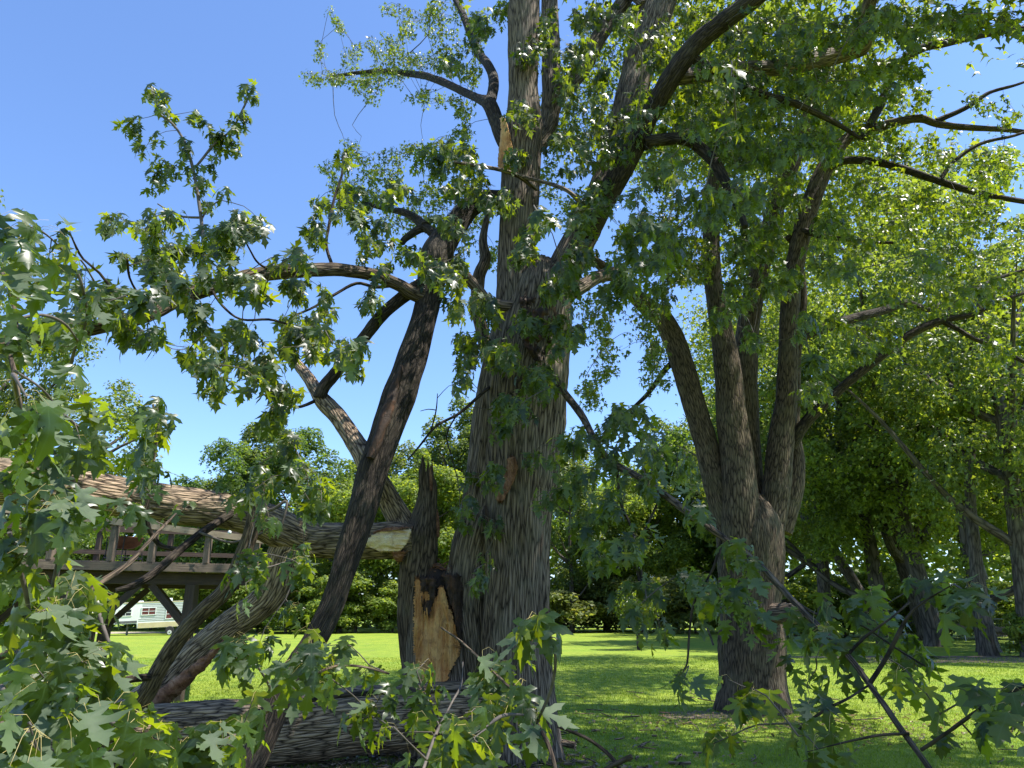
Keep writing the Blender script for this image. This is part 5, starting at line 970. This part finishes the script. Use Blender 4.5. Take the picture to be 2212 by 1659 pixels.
cpart('roof_unit', M['white'], lambda mb: box(mb, (.7, 0, 2.99), (1.0, .8, .28)))
cpart('roof_vent', M['white'], lambda mb: box(mb, (-1.4, 0, 2.92), (.5, .5, .12)))
cpart('roof_edge', M['cream'], lambda mb: box(mb, (.3, YS-.012, 2.8), (5.8, .03, .07)))
for x in (1.2, 2.05):
    def wh(mb, x=x, r0=.36, y0=YS+.02, w=.22):
        th = np.linspace(0, 2*math.pi, 20, endpoint=False); pr = [(0.05, 0), (r0*.9, 0), (r0, .04), (r0, w-.04), (r0*.9, w), (.05, w)]
        v = np.array([[x+a*math.cos(t_), y0+b-w*.5, r0+a*math.sin(t_)] for a, b in pr for t_ in th]); j = np.arange(20)
        mb.add(v, [np.stack([i*20+j, i*20+(j+1) % 20, (i+1)*20+(j+1) % 20, (i+1)*20+j], 1) for i in range(len(pr)-1)])
    w_ = cpart('wheel', M['tyre'], wh)
    cpart('rim', M['rim'], lambda mb, x=x: wh(mb, x, .19, YS-.09, .08), w_)
cpart('jack_leg', M['dkline'], lambda mb: box(mb, (-2.2, -.6, .55), (.1, .1, 1.1)))
cpart('jack_leg', M['dkline'], lambda mb: box(mb, (-2.2, .6, .55), (.1, .1, 1.1)))
cmp_.location = (q[0], q[1]+1.5, 0); cmp_.rotation_euler = (0, R(-2.5), R(24)); cmp_.scale = (.92, .92, .92)

# ------------------------------------------------------------------ small things on the grass
t = thing('cut_stick', 'short cut branch piece lying on the grass right of the big trunk', 'stick', tuple(ground(1222, 1608)))
limb(t, 'stick', [(1196, 1600, 6, 9.2), (1222, 1606, 7, 9.15), (1243, 1611, 7, 9.1)], M['bark_log'], 12, .05, .003, seed=601)
t = thing('forked_twig', 'dead forked twig reaching up from the bottom edge right of the big trunk', 'twig', tuple(P(1340, 1655, 4.2)*[1, 1, 0]))
limb(t, 'twig', [(1205, 1570, 3, 4.6), (1262, 1592, 3.5, 4.5), (1310, 1625, 4, 4.4), (1335, 1655, 4.5, 4.3), (1350, 1690, 4.5, 4.25)], M['bark_dk'], 10, .05, .002, seed=602)
limb(t, 'twig', [(1290, 1672, 4, 4.3), (1330, 1650, 5, 4.28), (1365, 1634, 5.5, 4.25)], M['bark_dk'], 10, .05, .002, seed=603)
r = np.random.default_rng(15)
deb = MB()                                                    # twigs, bark chips and splinters shed by the break
for k in range(420):
    near = k > 60
    x = r.normal(-1., 1.5) if near else r.uniform(-3, 6.5); y = r.normal(8.6, .8) if near else r.uniform(8.2, 17); a = r.uniform(0, 6.3); l = r.uniform(.02, .13) if near else r.uniform(.06, .28)
    e = np.array([math.cos(a), math.sin(a), r.normal(0, .12)])*l; c = np.array([x, y, .03]); q3 = np.array([-e[1], e[0], 0])*r.uniform(-.3, .3)
    wire(deb, np.array([c-e, c+q3, c+e]), r.uniform(.005, .02) if near else r.uniform(.005, .012), 4, 2)
deb.build('wood_debris', M['bark_log'], None, True, 'stuff')
lit = MB(); n = 1900                                          # fallen leaves and chips round the trunks
X = np.concatenate([r.normal(-.6, 1.6, n//2), r.normal(4.2, 1.6, n-n//2)]); Yl = np.concatenate([r.normal(8.4, .8, n//2), r.normal(11.8, .9, n-n//2)])
a = r.uniform(0, 6.3, n); add_leaves(lit, np.stack([X, Yl, r.uniform(.01, .05, n)], 1), np.stack([np.cos(a), np.sin(a), r.normal(0, .2, n)], 1), np.array([0, 0, 1.])+r.normal(0, .35, (n, 3)), r.uniform(.04, .10, n), LLO, 4)
M['dryleaf'] = leafmat('dry_leaf', (.16, .12, .05), (.22, .17, .09), (.2, .16, .05), .2, 0)
lit.build('leaf_litter', M['dryleaf'], None, True, 'stuff')
